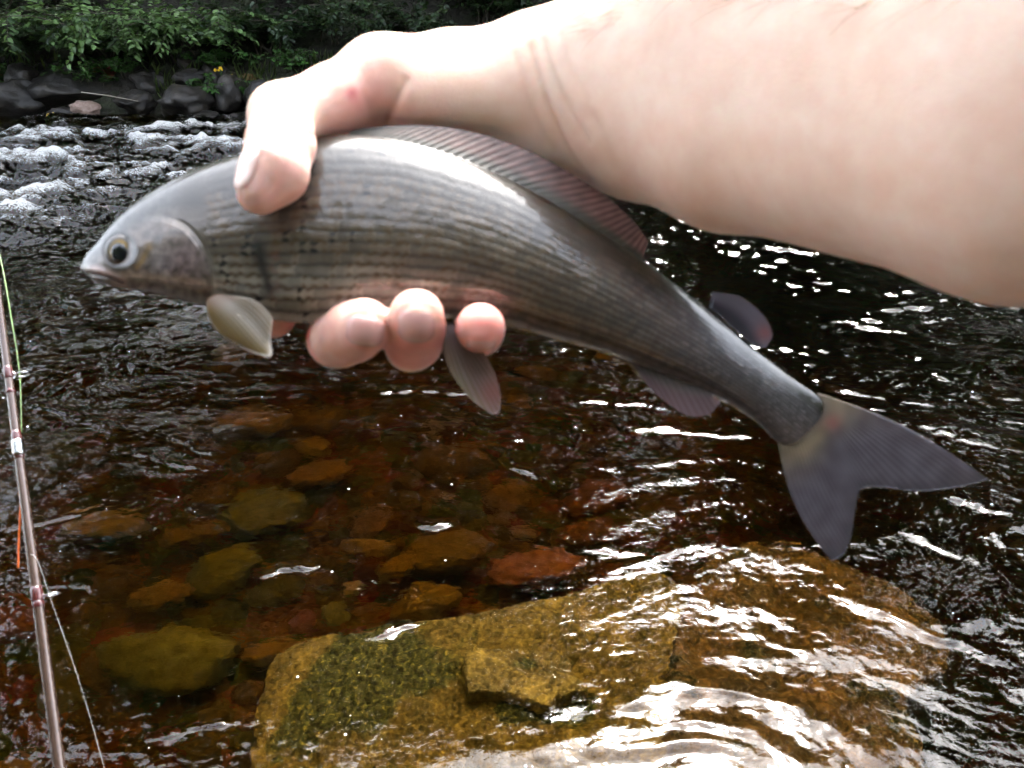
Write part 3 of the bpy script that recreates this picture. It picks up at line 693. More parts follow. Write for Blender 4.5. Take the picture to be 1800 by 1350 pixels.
# head
hd = 1-sstep(-3, 3, PX-gx_at)*sstep(380, 392, PY); hd = np.where(PY < 385, sstep(330, 285, PX), hd)
hc = np.array([.26, .235, .225]) + 0*c
hc = hc + (np.array([.055, .058, .055])-hc)*ms(sstep(.36, .16, tt))
hc = hc + (np.array([.30, .29, .27])-hc)*ms(sstep(.72, .95, tt))
hc = hc + (np.array([.34, .25, .28])-hc)*ms(.7*G(np.hypot((PX-325)/32, (PY-462)/38), 1)) + (np.array([.45, .43, .48])-hc)*ms(.6*G(np.hypot((PX-285)/16, (PY-470)/30), 1))
hc = hc + (np.array([.34, .22, .07])-hc)*ms(.8*G(seg_d(PX, PY, [(262, 432), (250, 458), (240, 470)]), 6))
hc = hc*ms(.82+.5*fbm2(PX/15, PY/15, 4, 29))
c = c + (hc-c)*ms(hd)
c = c + (np.array([.50, .36, .33])-c)*ms(G(lip, 8)*.9); c = c + (np.array([.04, .02, .02])-c)*ms(G(cut, 2.5)*.9)
c = c + (np.array([.11, .12, .125])-c)*ms(.7*sstep(175, 150, PX)*sstep(478, 468, PY))
c = c + (np.array([.018, .016, .015])-c)*ms(.7*G(eye_d-27, 4))
c = c + (np.array([.38, .36, .36])-c)*ms(.3*G(seg_d(PX, PY, gill)-1, 3.2)*sstep(470, 430, PY)*hd)
c = np.clip(c*A0, .003, .9)
q = cs(PX, PY, PD); VB = c2w(q[..., 0], q[..., 1], q[..., 2]).reshape(-1, 3)
VB = np.vstack([VB, VB[:NV].mean(0), VB[-NV:].mean(0)]); k = NU*NV; a0 = np.arange(NV); a1 = (a0+1) % NV
FB = [grid_faces(NU, NV, True)[:, ::-1], np.vstack([np.c_[np.full(NV, k), a0, a1], np.c_[np.full(NV, k+1), k-NV+a1, k-NV+a0]])]
cc = np.vstack([c.reshape(-1, 3), [c[0].mean(0)], [c[-1].mean(0)]])
def mat_fish():
    m = M('wet_fish_skin')
    b = m.noise(900, 3); 
    col = m.attr('pig')
    return m.done(m.pbr(col=col, rough=.42, metal=.08, spec=.25, normal=m.bump(b, .3, .0005), coat=1.0, coatr=.07, coatior=1.55))
FISH = mat_fish()
forig = at(700, 420, FD)
fish = obj('fish', None, loc=forig); thing(fish, 'grey striped fish with a long dorsal fin held in the hand', 'fish')
obj('body', mesh_np('body', VB-forig, FB, FISH, {'pig': cc}), fish)

def mat_fin(name, trans=.25):
    m = M(name)
    col = m.attr('pig'); b = m.noise(500, 3)
    p = m.pbr(col=col, rough=.32, coat=.25, coatr=.2, normal=m.bump(b, .3, .0004), alpha=.88)
    t = m.n('BsdfTranslucent', {'Color': col}); mx = m.n('MixShader', {0: trans, 1: p, 2: t})
    return m.done(mx)
FIN = mat_fin('fin_membrane', .45)
def fin(name, base, edge, dbase, dedge, colf, rays, bow=None, nu=None, nv=40, thick=(2.2, .7), wave=0.0, relief=.7, sweep=0.0, frill=0.0, ragged=0.0):
    nu = nu or rays*8
    s = np.linspace(0, 1, nu); Bc = spline(base, nu); Ec = spline(edge, nu)
    t = np.linspace(0, 1, nv)
    tw = 1 + ragged*np.abs(np.sin(math.pi*rays*s))[:, None]*(t**3)[None, :]*-1
    P = Bc[:, None] + (Ec-Bc)[:, None]*(t[None, :]*tw)[..., None]
    if bow is not None:
        L = Ec-Bc; nrm = np.stack([-L[:, 1], L[:, 0]], -1)/(np.linalg.norm(L, axis=1, keepdims=True)+1e-9)
        P = P + (bow(s)[:, None]*np.sin(math.pi*t)[None, :])[..., None]*nrm[:, None]
    d0 = spline(dbase, nu) if np.ndim(dbase) else np.full((nu, 1), dbase); d1 = spline(dedge, nu) if np.ndim(dedge) else np.full((nu, 1), dedge)
    d = d0 + (d1-d0)*t[None, :]
    d = d + wave*np.sin(s*9+1)[:, None]*t[None, :]*FD/FPX
    ridge = (np.abs(np.sin(math.pi*rays*s))[:, None]**1.6)
    th = (thick[0]*(1-t)+thick[1]*t)[None, :]*.5 + relief*(1-ridge)*(1-.6*t)[None, :]
    th = th*np.minimum(1, np.minimum(s, 1-s)*nu/3+.15)[:, None]
    V = []; Cc = colf(s[:, None]*np.ones((1, nv)), t[None, :]*np.ones((nu, 1)), ridge*np.ones((1, nv)), P)
    for sg in (-1, 1):
        V.append(at(P[..., 0], P[..., 1], d + sg*th*FD/FPX).reshape(-1, 3))
    n = nu*nv; F = grid_faces(nu, nv)
    idx = np.arange(n).reshape(nu, nv); ring = np.concatenate([idx[:, 0], idx[-1, 1:], idx[::-1, -1][1:], idx[0, ::-1][1:-1]])
    rim = np.stack([ring, np.roll(ring, -1), np.roll(ring, -1)+n, ring+n], -1)
    F = np.vstack([F, F[:, ::-1]+n, rim])
    return obj(name, mesh_np(name, np.vstack(V)-forig, F, FIN, {'pig': np.clip(1.15*np.vstack([Cc.reshape(-1, 3)]*2), .003, .9)}), fish)
A = np.array
def mixc(a, b, f): return a + (b-a)*np.asarray(f)[..., None]
def col_dorsal(s, t, r, P):
    c = mixc(A([.050, .046, .030]), A([.15, .065, .052]), sstep(.15, .5, t)*sstep(.1, .5, s)); c = mixc(c, A([.33, .19, .16]), .6*(1-r)*sstep(.12, .5, t)*sstep(.05, .4, s))
    c = mixc(c, A([.035, .02, .022]), .45*r**2*sstep(.2, .6, t)); return mixc(c, A([.17, .15, .19]), .5*sstep(.86, 1, t)*sstep(.5, .1, s))*(.85+.3*noise2(P[..., 0]/22, P[..., 1]/14, 4))[..., None]
fin('dorsal_fin', [(600, 243), (660, 243), (750, 261), (850, 297), (950, 346), (1050, 406), (1128, 460)], [(622, 228), (712, 220), (820, 229), (930, 265), (1040, 327), (1105, 380), (1140, 424)],
    .3195, [.319, .323, .326, .327, .326, .324, .322], col_dorsal, 40, wave=1.5, thick=(7, 1.0), relief=1.1)
def col_tail(s, t, r, P):
    c = mixc(A([.20, .17, .14]), A([.135, .125, .15]), sstep(.05, .45, t)); c = mixc(c, A([.34, .29, .19]), .6*G(t-.10, .09)*sstep(0, .2, np.minimum(s, 1-s)+.1))
    c = mixc(c, A([.30, .10, .09]), .7*G(np.hypot(P[..., 0]-1462, P[..., 1]-742), 16))
    c = mixc(c, A([.075, .07, .09]), .5*r**2*sstep(.15, .5, t)); c = mixc(c, A([.06, .055, .06]), .5*sstep(.85, 1, t))
    return c*(.9+.25*noise2(P[..., 0]/30, P[..., 1]/30, 8))[..., None]
fin('tail_fin', [(1436, 690), (1446, 712), (1440, 738), (1412, 762), (1366, 770)], [(1738, 843), (1690, 855), (1620, 863), (1548, 856), (1512, 862), (1503, 900), (1497, 940), (1484, 972), (1462, 987)],
    .3305, [.333, .334, .333, .332, .331, .331, .331, .332, .333], col_tail, 34, bow=lambda s: -16*np.clip(1-3.0*s, 0, 1)+19*np.clip(3.2*s-2.2, 0, 1), thick=(9, .9), relief=.8, nv=60, wave=2)
def col_pec(s, t, r, P):
    c = mixc(A([.20, .13, .025]), A([.46, .42, .36]), sstep(.15, .75, s+.35*(.45-t))); c = mixc(c, A([.10, .07, .02]), .6*r*sstep(.1, .4, t)); c = mixc(c, A([.40, .24, .20]), .35*G(t-.05, .12))
    return mixc(c, A([.6, .56, .5]), .75*np.maximum(sstep(.92, 1, t), np.maximum(sstep(.95, 1, s), .6*sstep(.05, 0, s))))
fin('pectoral_fin', [(362, 530), (368, 522), (385, 517), (404, 520)], [(398, 594), (436, 616), (475, 627), (476, 596), (480, 560)], [.3015, .300, .2985, .2975], [.300, .296, .292, .2935, .290], col_pec, 14, bow=lambda s: 11*(1-2.2*s), thick=(5, .6), wave=4, relief=1.0)
def col_pel(s, t, r, P):
    c = mixc(A([.12, .10, .085]), A([.20, .14, .10]), t); c = mixc(c, A([.34, .24, .26]), .6*(1-r)); c = mixc(c, A([.30, .10, .08]), .6*G(np.hypot(P[..., 0]-868, P[..., 1]-690), 26)); return mixc(c, A([.30, .30, .12]), .4*G(s-.1, .2)*t)
fin('pelvic_fin', [(778, 564), (785, 566), (795, 568)], [(792, 655), (826, 700), (868, 728), (880, 712), (874, 668), (858, 632)], [.310, .309, .308], [.305, .303, .302, .302, .303, .304], col_pel, 11, bow=lambda s: 7*(1-2*s), thick=(6, .8))
def col_adi(s, t, r, P):
    c = mixc(A([.05, .05, .065]), A([.14, .13, .16]), sstep(.2, .7, t)); return mixc(c, A([.30, .10, .09]), .55*G(np.hypot(P[..., 0]-1345, P[..., 1]-585), 15))
fin('adipose_fin', [(1246, 540), (1275, 563), (1300, 586), (1330, 612)], [(1252, 513), (1300, 521), (1340, 552), (1358, 586), (1348, 610)], .3245, [.325, .325, .326, .326, .326], col_adi, 4, thick=(9, 3), relief=.1, nu=60)
def col_anal(s, t, r, P):
    c = mixc(A([.16, .15, .14]), A([.16, .105, .11]), sstep(.1, .6, t)); c = mixc(c, A([.42, .36, .16]), .75*sstep(.14, .0, s)); return mixc(c, A([.28, .22, .24]), .4*(1-r))
fin('anal_fin', [(1094, 628), (1140, 645), (1200, 668), (1252, 692)], [(1122, 660), (1165, 702), (1208, 730), (1245, 728), (1266, 708)], .322, [.319, .318, .318, .319, .32], col_anal, 12, thick=(6, .8))
# eye
def dome(px, py, rx, ry, d, h, mat, name, parent, n=40, colf=None):
    r = np.linspace(0, 1, 14); a = np.linspace(0, 2*math.pi, n, endpoint=False)
    x = px + rx*r[:, None]*np.cos(a); y = py + ry*r[:, None]*np.sin(a); dd = d - h*np.sqrt(np.maximum(1-r**2, 0))[:, None]*FD/FPX + 0*x
    V = at(x, y, dd).reshape(-1, 3); F = grid_faces(14, n, True)
    at_ = {'pig': colf(r[:, None]+0*x, a[None]+0*x).reshape(-1, 3)} if colf else None
    return obj(name, mesh_np(name, V-forig, F[:, ::-1], mat, at_), parent)
m = M('eye_iris'); EYE = m.done(m.pbr(col=m.attr('pig'), rough=.3, coat=.35, coatr=.08))
m = M('eye_pupil'); PUP = m.done(m.pbr(col=m.mix(m.noise(300), (.003, .003, .005), (.006, .006, .01)), rough=.06, coat=1.0))
iv = np.argmin(np.abs(ang-math.pi/2)); 
isel = np.argmin(np.hypot(PX-210, PY-441)+1e3*(~front)); ed = float(PD.ravel()[isel])
def col_eye(r, a):
    c = mixc(A([.20, .13, .03]), A([.05, .042, .034]), sstep(.68, .76, r)); c = mixc(c, A([.05, .045, .05]), .6*sstep(.85, .98, r)); return c*(.85+.3*np.sin(a*3+r*9))[..., None]
eye = dome(210, 441, 26, 28, ed+.0004, 7, EYE, 'eye', fish, colf=col_eye)
dome(209, 444, 15.5, 18, ed-.0006, 4.5, PUP, 'pupil', eye)

# ------------------------------------------------------------------ the arm and hand (one continuous skin)
mm = .001
def cone(P, a, b):
    A_ = a[0].astype(np.float32); B = b[0].astype(np.float32); v = B-A_; t = np.clip((P-A_)@v/float(v@v), 0, 1)
    return np.linalg.norm(P-A_-t[:, None]*v, axis=1) - (a[1]+(b[1]-a[1])*t)
def smin(a, b, k):
    h = np.maximum(k-np.abs(a-b), 0)/k; return np.minimum(a, b)-h*h*k*.25
def J(px, py, d, r): return (cs(px, py, d), r*mm)
def C3(x, y, d, r): return (np.array([x, y, d], float), r*mm)
rad = [J(955, 118, .352, 20.5), J(1080, 100, .337, 25), J(1260, 62, .312, 33), J(1800, 70, .240, 41), C3(.215, .075, .185, 42)]
uln = [J(1000, 212, .352, 18.5), J(1120, 238, .335, 22.5), J(1280, 262, .311, 27.5), J(1800, 298, .240, 36), C3(.215, .049, .185, 38)]
upper = [C3(.222, .055, .178, 44), C3(.285, -.06, -.03, 50)]
thenar = [J(930, 142, .352, 20), J(800, 138, .350, 17.5), J(668, 140, .343, 16)]
thumb = [J(668, 140, .343, 15.5), J(585, 178, .331, 13.2), J(496, 206, .314, 11.8), J(494, 255, .303, 11.7), J(482, 303, .2935, 11.2), J(457, 336, .290, 8.3)]
palm = [[J(935, 188, .346, 18), J(735, 186, .339, 13)], [J(960, 165, .354, 18), J(605, 285, .358, 13)], [J(970, 190, .356, 17), J(690, 335, .360, 13)], [J(985, 210, .356, 16), J(775, 375, .360, 12.5)], [J(995, 220, .354, 16), J(850, 410, .357, 12)],
        [J(690, 150, .347, 13), J(610, 285, .357, 12)]]
index = [J(605, 285, .358, 12), J(520, 450, .366, 10.5), J(486, 538, .346, 9.6), J(479, 553, .326, 9.0)]
middle = [J(690, 335, .360, 12), J(600, 525, .364, 11), J(590, 598, .336, 10.6), J(600, 592, .318, 10.8), J(622, 583, .3055, 10.6), J(640, 572, .296, 9.6)]
ring = [J(775, 375, .360, 11.5), J(715, 530, .362, 10.8), J(724, 606, .334, 10.2), J(727, 597, .312, 10.3), J(730, 578, .303, 10.1), J(732, 557, .2945, 9.6)]
little = [J(850, 410, .357, 10.5), J(832, 525, .357, 9.4), J(840, 585, .336, 9.0), J(842, 580, .316, 8.8), J(845, 575, .2965, 8.4)]
def chain(P, c, k):
    d = None
    for a, b in zip(c[:-1], c[1:]):
        e = cone(P, a, b); d = e if d is None else smin(d, e, k)
    return d
def sdf(P):
    arm = smin(chain(P, rad, .012), chain(P, uln, .012), .030)
    arm = smin(arm, chain(P, upper, .01), .03)
    hand = chain(P, thenar, .008)
    for c in palm: hand = smin(hand, cone(P, *c), .012)
    d = smin(arm, hand, .018)
    d = smin(d, chain(P, thumb, .0045), .007)
    fg = None
    for c in (index, middle, ring, little):
        e = chain(P, c, .003); fg = e if fg is None else smin(fg, e, .0015)
    return smin(d, fg, .006)
def surface_nets(fn, lo, hi, h):
    nx, ny, nz = (int(math.ceil((b-a)/h))+1 for a, b in zip(lo, hi)); Bk = 8
    dims = [-(-n//Bk) for n in (nx, ny, nz)]; full = [d*Bk for d in dims]
    vol = np.full(full, 1.0, np.float32)
    bc = np.stack(np.meshgrid(*[np.arange(d) for d in dims], indexing='ij'), -1).reshape(-1, 3)
    ctr = (np.array(lo) + (bc*Bk + Bk/2)*h).astype(np.float32)
    dv = fn(ctr); act = bc[np.abs(dv) < h*Bk*1.2]; inside_b = bc[dv <= -h*Bk*1.2]
    for b in inside_b: vol[b[0]*Bk:(b[0]+1)*Bk, b[1]*Bk:(b[1]+1)*Bk, b[2]*Bk:(b[2]+1)*Bk] = -1.0
    loc = np.stack(np.meshgrid(*[np.arange(Bk)]*3, indexing='ij'), -1).reshape(-1, 3)
    for ch in np.array_split(act, max(1, len(act)//1500)):
        I = (ch[:, None]*Bk + loc[None]).reshape(-1, 3)
        vol[I[:, 0], I[:, 1], I[:, 2]] = fn((np.array(lo)+I*h).astype(np.float32))
    s = vol < 0
    cnt = np.zeros([d-1 for d in full], np.int8)
    for a in (0, 1):
        for b in (0, 1):
            for c in (0, 1): cnt += s[a:full[0]-1+a, b:full[1]-1+b, c:full[2]-1+c]
    cells = np.argwhere((cnt > 0) & (cnt < 8)); idm = np.full(cnt.shape, -1, np.int32); idm[tuple(cells.T)] = np.arange(len(cells))
    acc = np.zeros((len(cells), 3)); num = np.zeros(len(cells))
    cor = [(a, b, c) for a in (0, 1) for b in (0, 1) for c in (0, 1)]
    for p in cor:
        for ax in range(3):
            if p[ax]: continue
            q2 = list(p); q2[ax] = 1
            v0 = vol[cells[:, 0]+p[0], cells[:, 1]+p[1], cells[:, 2]+p[2]]; v1 = vol[cells[:, 0]+q2[0], cells[:, 1]+q2[1], cells[:, 2]+q2[2]]
            mk = (v0 < 0) != (v1 < 0); t = np.where(mk, v0/(v0-v1+1e-20), 0)
            pt = np.array(p, float)[None].repeat(len(cells), 0); pt[:, ax] = t
            acc[mk] += pt[mk]; num += mk
    V = np.array(lo) + (cells + acc/num[:, None])*h
    Q = []
    for ax in range(3):
        o1, o2 = [(1, 2), (2, 0), (0, 1)][ax]
        sl0 = [slice(1, -1)]*3; sl1 = [slice(1, -1)]*3; sl0[ax] = slice(0, -1); sl1[ax] = slice(1, None)
        s0 = s[tuple(sl0)]; s1 = s[tuple(sl1)]
        e = np.argwhere(s0 != s1); flip = s0[tuple(e.T)]
        e = e.copy(); 
        for a in range(3):
            if a != ax: e[:, a] += 1
        def cid(d1, d2):
            x = e.copy(); x[:, o1] += d1; x[:, o2] += d2; return idm[tuple(x.T)]
        f = np.stack([cid(-1, -1), cid(0, -1), cid(0, 0), cid(-1, 0)], -1)
        f[~flip] = f[~flip][:, ::-1]; Q.append(f)
    Q = np.vstack(Q); return V, Q[(Q >= 0).all(1)]
VA, QA = surface_nets(sdf, (-.125, -.125, -.09), (.345, .185, .392), .0014)
print('arm verts', len(VA))
def grad(P, e=.0006):
    g = np.stack([sdf((P+np.eye(3)[i]*e).astype(np.float32).astype(np.float32))-sdf((P-np.eye(3)[i]*e).astype(np.float32)) for i in range(3)], -1)
    return g/(np.linalg.norm(g, axis=1, keepdims=True)+1e-9)
GA = np.zeros_like(VA)
for f in (QA,):
    nn = np.cross(VA[f[:, 2]]-VA[f[:, 0]], VA[f[:, 3]]-VA[f[:, 1]])
    for i in range(4): np.add.at(GA, f[:, i], nn)
GA /= np.linalg.norm(GA, axis=1, keepdims=True)+1e-12
# a little relaxing
nb = np.zeros_like(VA); cn = np.zeros(len(VA))
for _ in range(2):
    nb[:] = 0; cn[:] = 0
    for i in range(4):
        np.add.at(nb, QA[:, i], VA[QA[:, (i+1) % 4]]); np.add.at(cn, QA[:, i], 1)
    VA = VA*.5 + .5*nb/cn[:, None]
apx = 900+VA[:, 0]/np.maximum(VA[:, 2], .05)*FPX; apy = 675-VA[:, 1]/np.maximum(VA[:, 2], .05)*FPX
facing = GA[:, 2] < .25
creases = [([(905, 95), (925, 150), (945, 205), (972, 262)], .45, 6), ([(932, 80), (950, 135), (968, 190), (1000, 262), (1040, 320)], .75, 5), ([(957, 70), (976, 130), (1000, 185), (1035, 250)], .6, 5),
           ([(985, 60), (1005, 120), (1035, 175)], .25, 5), ([(712, 140), (700, 170), (683, 205), (672, 225)], .9, 7), ([(553, 240), (535, 222), (520, 214)], .8, 6),
           ([(640, 165), (648, 190), (655, 212)], .35, 5), ([(1040, 200), (1065, 245), (1080, 290)], .5, 10)]
def ell(cx, cy, rx, ry, rot=0):
    a = np.linspace(0, 2*math.pi, 30); x = rx*np.cos(a); y = ry*np.sin(a); return [(cx+p*math.cos(rot)-q_*math.sin(rot), cy+p*math.sin(rot)+q_*math.cos(rot)) for p, q_ in zip(x, y)]
creases += [(ell(643, 577, 33, 26), .35, 4.5), (ell(734, 567, 34, 33), .35, 4.5), (ell(846, 595, 27, 19), .3, 4), (ell(446, 312, 30, 43, .35), .4, 5),
            ([(592, 556), (588, 580), (594, 606)], .3, 5), ([(578, 566), (576, 592)], .2, 5), ([(700, 618), (728, 624), (754, 618)], .25, 5), ([(515, 225), (488, 232), (462, 228)], .25, 6), ([(520, 240), (490, 246), (466, 242)], .2, 6)]
disp = np.zeros(len(VA)); crs = np.zeros(len(VA))
for pts, dp, wd in creases:
    g = G(seg_d(apx, apy, spline(pts, 12)), wd)*facing*(VA[:, 2] > .27); disp -= dp*g*mm; crs += g*dp*1.0
# gentle unevenness: tendons, knuckle skin
disp += .16*mm*fbm3(VA*60, 2, 3) + .5*mm*noise3(*(VA*16).T, 6)
VA = VA + GA*disp[:, None]
# skin tint: redder finger ends, thumb-base shading warmed in the colour, paler arm, tan patches
sk = np.tile(A([.76, .59, .48]), (len(VA), 1))
tipd = np.minimum.reduce([np.linalg.norm(VA-x[-1][0], axis=1) for x in (index, middle, ring, little)])
sk = mixc(sk, A([.76, .33, .29]), .95*sstep(.046, .014, tipd)); 
thd = np.linalg.norm(VA-thumb[-2][0], axis=1); sk = mixc(sk, A([.70, .42, .37]), .75*sstep(.04, .015, thd))
sk = mixc(sk, A([.80, .46, .40]), .8*sstep(.042, .008, np.linalg.norm(VA-cs(640, 205, .33), axis=1)))  # thumb base pinker, standing in for light its shaded side lacks
sk = mixc(sk, A([.55, .10, .12]), .8*G(np.hypot(apx-619, apy-164), 11)*facing*(VA[:, 2] < .345))
sk = mixc(sk, A([.55, .12, .12]), .35*G(np.hypot(apx-632, apy-178), 24)*facing*(VA[:, 2] < .345))
sk = mixc(sk, A([.48, .27, .17]), np.clip(.4*crs, 0, .6))
sk = mixc(sk, A([.70, .52, .40]), .5*sstep(.0, .6, fbm3(VA*30+4, 3, 9)))
def mat_skin():
    m = M('skin')
    a = m.noise(120, 4, .6); b = m.noise(900, 3, .6); d = m.noise(45, 4, .6)
    v = m.n('TexVoronoi', {'Scale': 1400.0}, feature='F1'); m.t.links.new(m.coord(), v.inputs['Vector'])
    c = m.mix(1.0, m.attr('skin'), m.ramp(m.math('ADD', m.math('MULTIPLY', a, .5), m.math('MULTIPLY', d, .5)), [(0.35, (.96, .85, .81)), (0.65, (1.04, 1.04, 1.04))]), 'MULTIPLY')
    h = m.math('ADD', m.math('ADD', m.math('MULTIPLY', b, .5), m.math('MULTIPLY', a, .8)), m.math('MULTIPLY', v.outputs['Distance'], .3))
    return m.done(m.pbr(col=c, rough=.48, spec=.4, sss=.35, sssr=(1.0, .35, .2), ssss=.006, normal=m.bump(h, .3, .0005)))
SKIN = mat_skin()
aorig = at(950, 160, .35)
person = obj('person', mesh_np('person', c2w(*VA.T)-aorig, QA[:, ::-1], SKIN, {'skin': sk}), loc=aorig)
thing(person, 'bare right forearm and hand gripping the fish from behind', 'person')
m = M('fingernail'); nb_ = m.noise(300, 3)
NAIL = m.done(m.pbr(col=m.attr('nc'), rough=.25, coat=.4, coatr=.15, sss=.2, sssr=(1, .4, .3), ssss=.003, normal=m.bump(nb_, .1, .0003)))
def nail(ctr, axis, nor, wd, ln, lift=.0003, pale=0):
    """a curved plate laid on the finger's own surface"""
    axis = A(axis, float); nor = A(nor, float); nor /= np.linalg.norm(nor); axis -= nor*(axis@nor); axis /= np.linalg.norm(axis); side = np.cross(axis, nor)
    r = np.linspace(0, 1, 14); a = np.linspace(0, 2*math.pi, 40, endpoint=False)
    sup = lambda v: np.sign(v)*np.abs(v)**.62
    x = r[:, None]*sup(np.cos(a))*wd/2; y = r[:, None]*sup(np.sin(a))*ln/2 
    P = (ctr + side*x[..., None] + axis*y[..., None] + nor*.012).reshape(-1, 3)
    rr = (r[:, None]+0*x).ravel()
    for _ in range(24): P = P - nor*np.clip((sdf(P.astype(np.float32))-(lift*np.sqrt(np.maximum(1-rr**4, 0))-.0001))[:, None]*.8, -.004, .004)
    yy = (y/ln+.5).ravel()
    colr = mixc(A([.68, .39, .35]) if not pale else A([.78, .60, .54]), A([.72, .50, .45]), sstep(.25, .02, yy)); colr = mixc(colr, A([.76, .58, .52]), .6*sstep(.90, .95, yy)); colr = mixc(colr, A([.58, .31, .27]), .6*sstep(.82, 1, rr))
    return obj('fingernail', mesh_np('fingernail', c2w(*P.T)-aorig, grid_faces(14, 40, True)[:, ::-1], NAIL, {'nc': colr}), person)
def vec(a, b): return b-a
nail(cs(643, 577, .2955), A([.22, .88, -.3]), A([.15, -.22, -.95]), .0130, .0105)
nail(cs(734, 567, .2945), A([.08, .9, -.35]), A([.05, -.30, -.95]), .0125, .0125)
nail(cs(846, 592, .2965), A([.0, .7, -.5]), A([.0, -.80, -.60]), .0105, .0085)
nail(cs(453, 312, .2905), A([-.42, -.92, -.1]), A([-.40, .30, -.87]), .0110, .0150, lift=.0006, pale=1)  # paler colour carries the strong light falling on the thumb nail

hr = np.random.default_rng(77); hp = []
cand = np.where((VA[:, 2] > .20) & (VA[:, 2] < .345) & (apx > 1000) & (apx < 1900) & (apy < 330) & (GA[:, 1] > .1) & (GA[:, 2] < .5))[0]
for i in hr.choice(cand, 1000):
    p = VA[i]; g = GA[i]; ax = A([-.72, -.1, .6])+hr.normal(size=3)*.35; ax -= g*(ax@g); ax /= np.linalg.norm(ax); L = hr.uniform(.006, .015)
    t = np.linspace(0, 1, 5)[:, None]; cur = p + g*L*(.5*t-.3*t*t) + ax*L*t
    hp.append(tube(c2w(*cur.T)-aorig, np.linspace(.00008, .00003, 5), 3))
V, F = join(hp); HAIR = mat_plain('arm_hair', (.30, .17, .08), .4)
o = obj('arm_hair', mesh_np('arm_hair', V, F, HAIR), person); o['kind'] = 'stuff'

# ------------------------------------------------------------------ fishing rod, lines
m = M('rod_blank'); b_ = m.noise(60, 3)
ROD = m.done(m.pbr(col=m.mix(b_, (.05, .03, .022), (.10, .062, .048)), rough=.22, metal=.35, coat=1.0, coatr=.08))
WRAP = mat_plain('thread_wrap', (.07, .015, .014), .25, coat=1.0); STEEL = mat_plain('steel', (.55, .55, .56), .22, metal=1.0); CORK = mat_plain('cork', (.45, .28, .14), .8); BLACK = mat_plain('black_reel', (.02, .02, .022), .35)
RA, RB = at(104, 1350, .52), at(0, 545, .60)
def rp(f): return RA + (RB-RA)*np.asarray(f, float)[..., None] if np.ndim(f) else RA+(RB-RA)*f
def rr_(f): return np.interp(f, [-2, 0, 1, 7], [.0052, .0037, .0026, .0007])
rod = obj('fishing_rod', None, loc=RA); thing(rod, 'slim brown fishing rod leaning up beside the fish, with thread wraps', 'fishing rod')
fs = np.linspace(-1.6, 6.5, 60); V, F = tube(rp(fs), rr_(fs), 14); obj('blank', mesh_np('blank', V-RA, F, ROD), rod)
rl = np.linalg.norm(RB-RA); rdir = (RB-RA)/rl
def fpy(py): # rod parameter for a photo row
    fz = np.linspace(-.3, 1.4, 800); p = rp(fz)-A([0, 0, CAMZ]); yy = p[:, 1]*SP+p[:, 2]*CP; dd = p[:, 1]*CP-p[:, 2]*SP
    return float(np.interp(-py, -(675-yy/dd*FPX)[::1], fz))
for py, ln in ((1045, .010), (772, .012), (800, .005), (655, .009), (688, .003), (1062, .004)):
    f = fpy(py); fr = np.linspace(f-ln/rl/2, f+ln/rl/2, 7); V, F = tube(rp(fr), rr_(fr)+.0004*np.sin(np.linspace(0.25, math.pi-.25, 7)), 14); obj('thread_wrap', mesh_np('thread_wrap', V-RA, F, WRAP), rod)
f = fpy(787); fr = np.linspace(f-.018, f+.018, 7); V, F = tube(rp(fr), rr_(fr)+.0007, 14); obj('ferrule', mesh_np('ferrule', V-RA, F, STEEL), rod)
rside = A([.55, .75, .25]); rside -= rdir*(rside@rdir); rside /= np.linalg.norm(rside)
for py in (1050, 660):
    f = fpy(py); c_ = rp(f)+rside*.0085; a = np.linspace(0, 2*math.pi, 25); n2 = np.cross(rdir, rside)
    ringp = c_ + .0045*(np.cos(a)[:, None]*rside + np.sin(a)[:, None]*n2); V1 = tube(ringp, .0006, 6)
    V2 = tube(A([rp(f-.02), c_-rside*.004, rp(f+.02)]), .0006, 6); V, F = join([V1, V2]); obj('line_guide', mesh_np('line_guide', V-RA, F, STEEL), rod)
fr = np.linspace(-1.65, -1.15, 9); V, F = tube(rp(fr), [.009, .011, .0115, .011, .0105, .011, .0115, .011, .007], 16); obj('cork_grip', mesh_np('cork_grip', V-RA, F, CORK), rod)
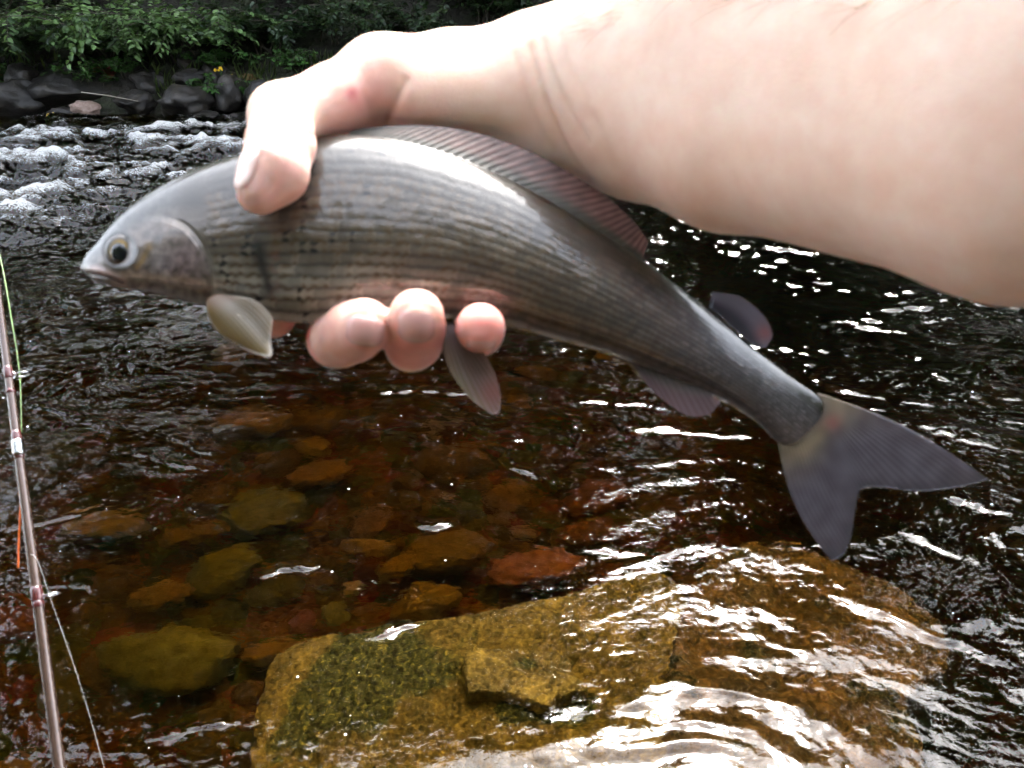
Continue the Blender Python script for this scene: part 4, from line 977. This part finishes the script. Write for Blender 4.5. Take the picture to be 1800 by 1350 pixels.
a = np.linspace(0, 1, 2); c_ = rp(-1.75)+rside*.05; n2 = np.cross(rdir, rside); V, F = tube(A([c_-n2*.014, c_-n2*.012, c_+n2*.012, c_+n2*.014]), [.034, .038, .038, .034], 28); obj('reel', mesh_np('reel', V-RA, F, BLACK), rod)
def line(name, pts, r, col, label, rough=.35):
    P = spline(A([at(*p) for p in pts]), 60); V, F = tube(P, r, 6); V, c_ = localize(V)
    thing(obj(name, mesh_np(name, V, F, mat_plain(name+'_nylon', col, rough, coat=.5)), loc=c_), label, 'fishing line')
line('fly_line', [(-30, 330, .66), (2, 460, .63), (20, 560, .61), (34, 655, .60), (38, 760, .59)], .00035, (.22, .34, .10), 'thin green fishing line hanging beside the top of the rod')
line('nylon_leader', [(50, 972, .552), (66, 985, .55), (88, 1050, .545), (140, 1200, .53), (186, 1360, .515), (215, 1480, .5)], .00011, (.45, .45, .42), 'fine clear nylon line running down to the right of the rod')
line('indicator_strand', [(37, 878, .562), (35, 915, .561), (33, 955, .56), (32, 998, .56)], .0007, (.85, .16, .02), 'short bright orange strand hanging beside the rod')

# ------------------------------------------------------------------ small bubbles drifting on the water
bub = []
for i in range(150):
    y = 1.1+4*random.random()**1.3; x = random.uniform(-.62, .62)*(y+.3); r = random.choice([.0008, .0012, .0015, .002, .0032])*(.8+.25*y)
    a = np.linspace(0, 2*math.pi, 9)[:-1]; z = float(water_fields(np.array([x]), np.array([y]))[0][0])
    rings = [(1, 0), (.8, .5), (.4, .85)]
    V = np.vstack([np.c_[x+r*q*np.cos(a), y+r*q*np.sin(a), np.full(8, z+r*h*.8+.0006)] for q, h in rings]+[[[x, y, z+r*.75+.0006]]])
    F = [grid_faces(3, 8, True), np.c_[np.full(8, 24), 16+np.arange(8), 16+(np.arange(8)+1) % 8]]
    bub.append((V, F))
V, F = join(bub)
FOAMB = mat_plain('bubble_foam', (.8, .8, .8), .2)
o = obj('bubbles', mesh_np('bubbles', V, F, FOAMB)); o['kind'] = 'stuff'; o['label'] = 'tiny white bubbles drifting on the brown water'; o['category'] = 'bubbles'
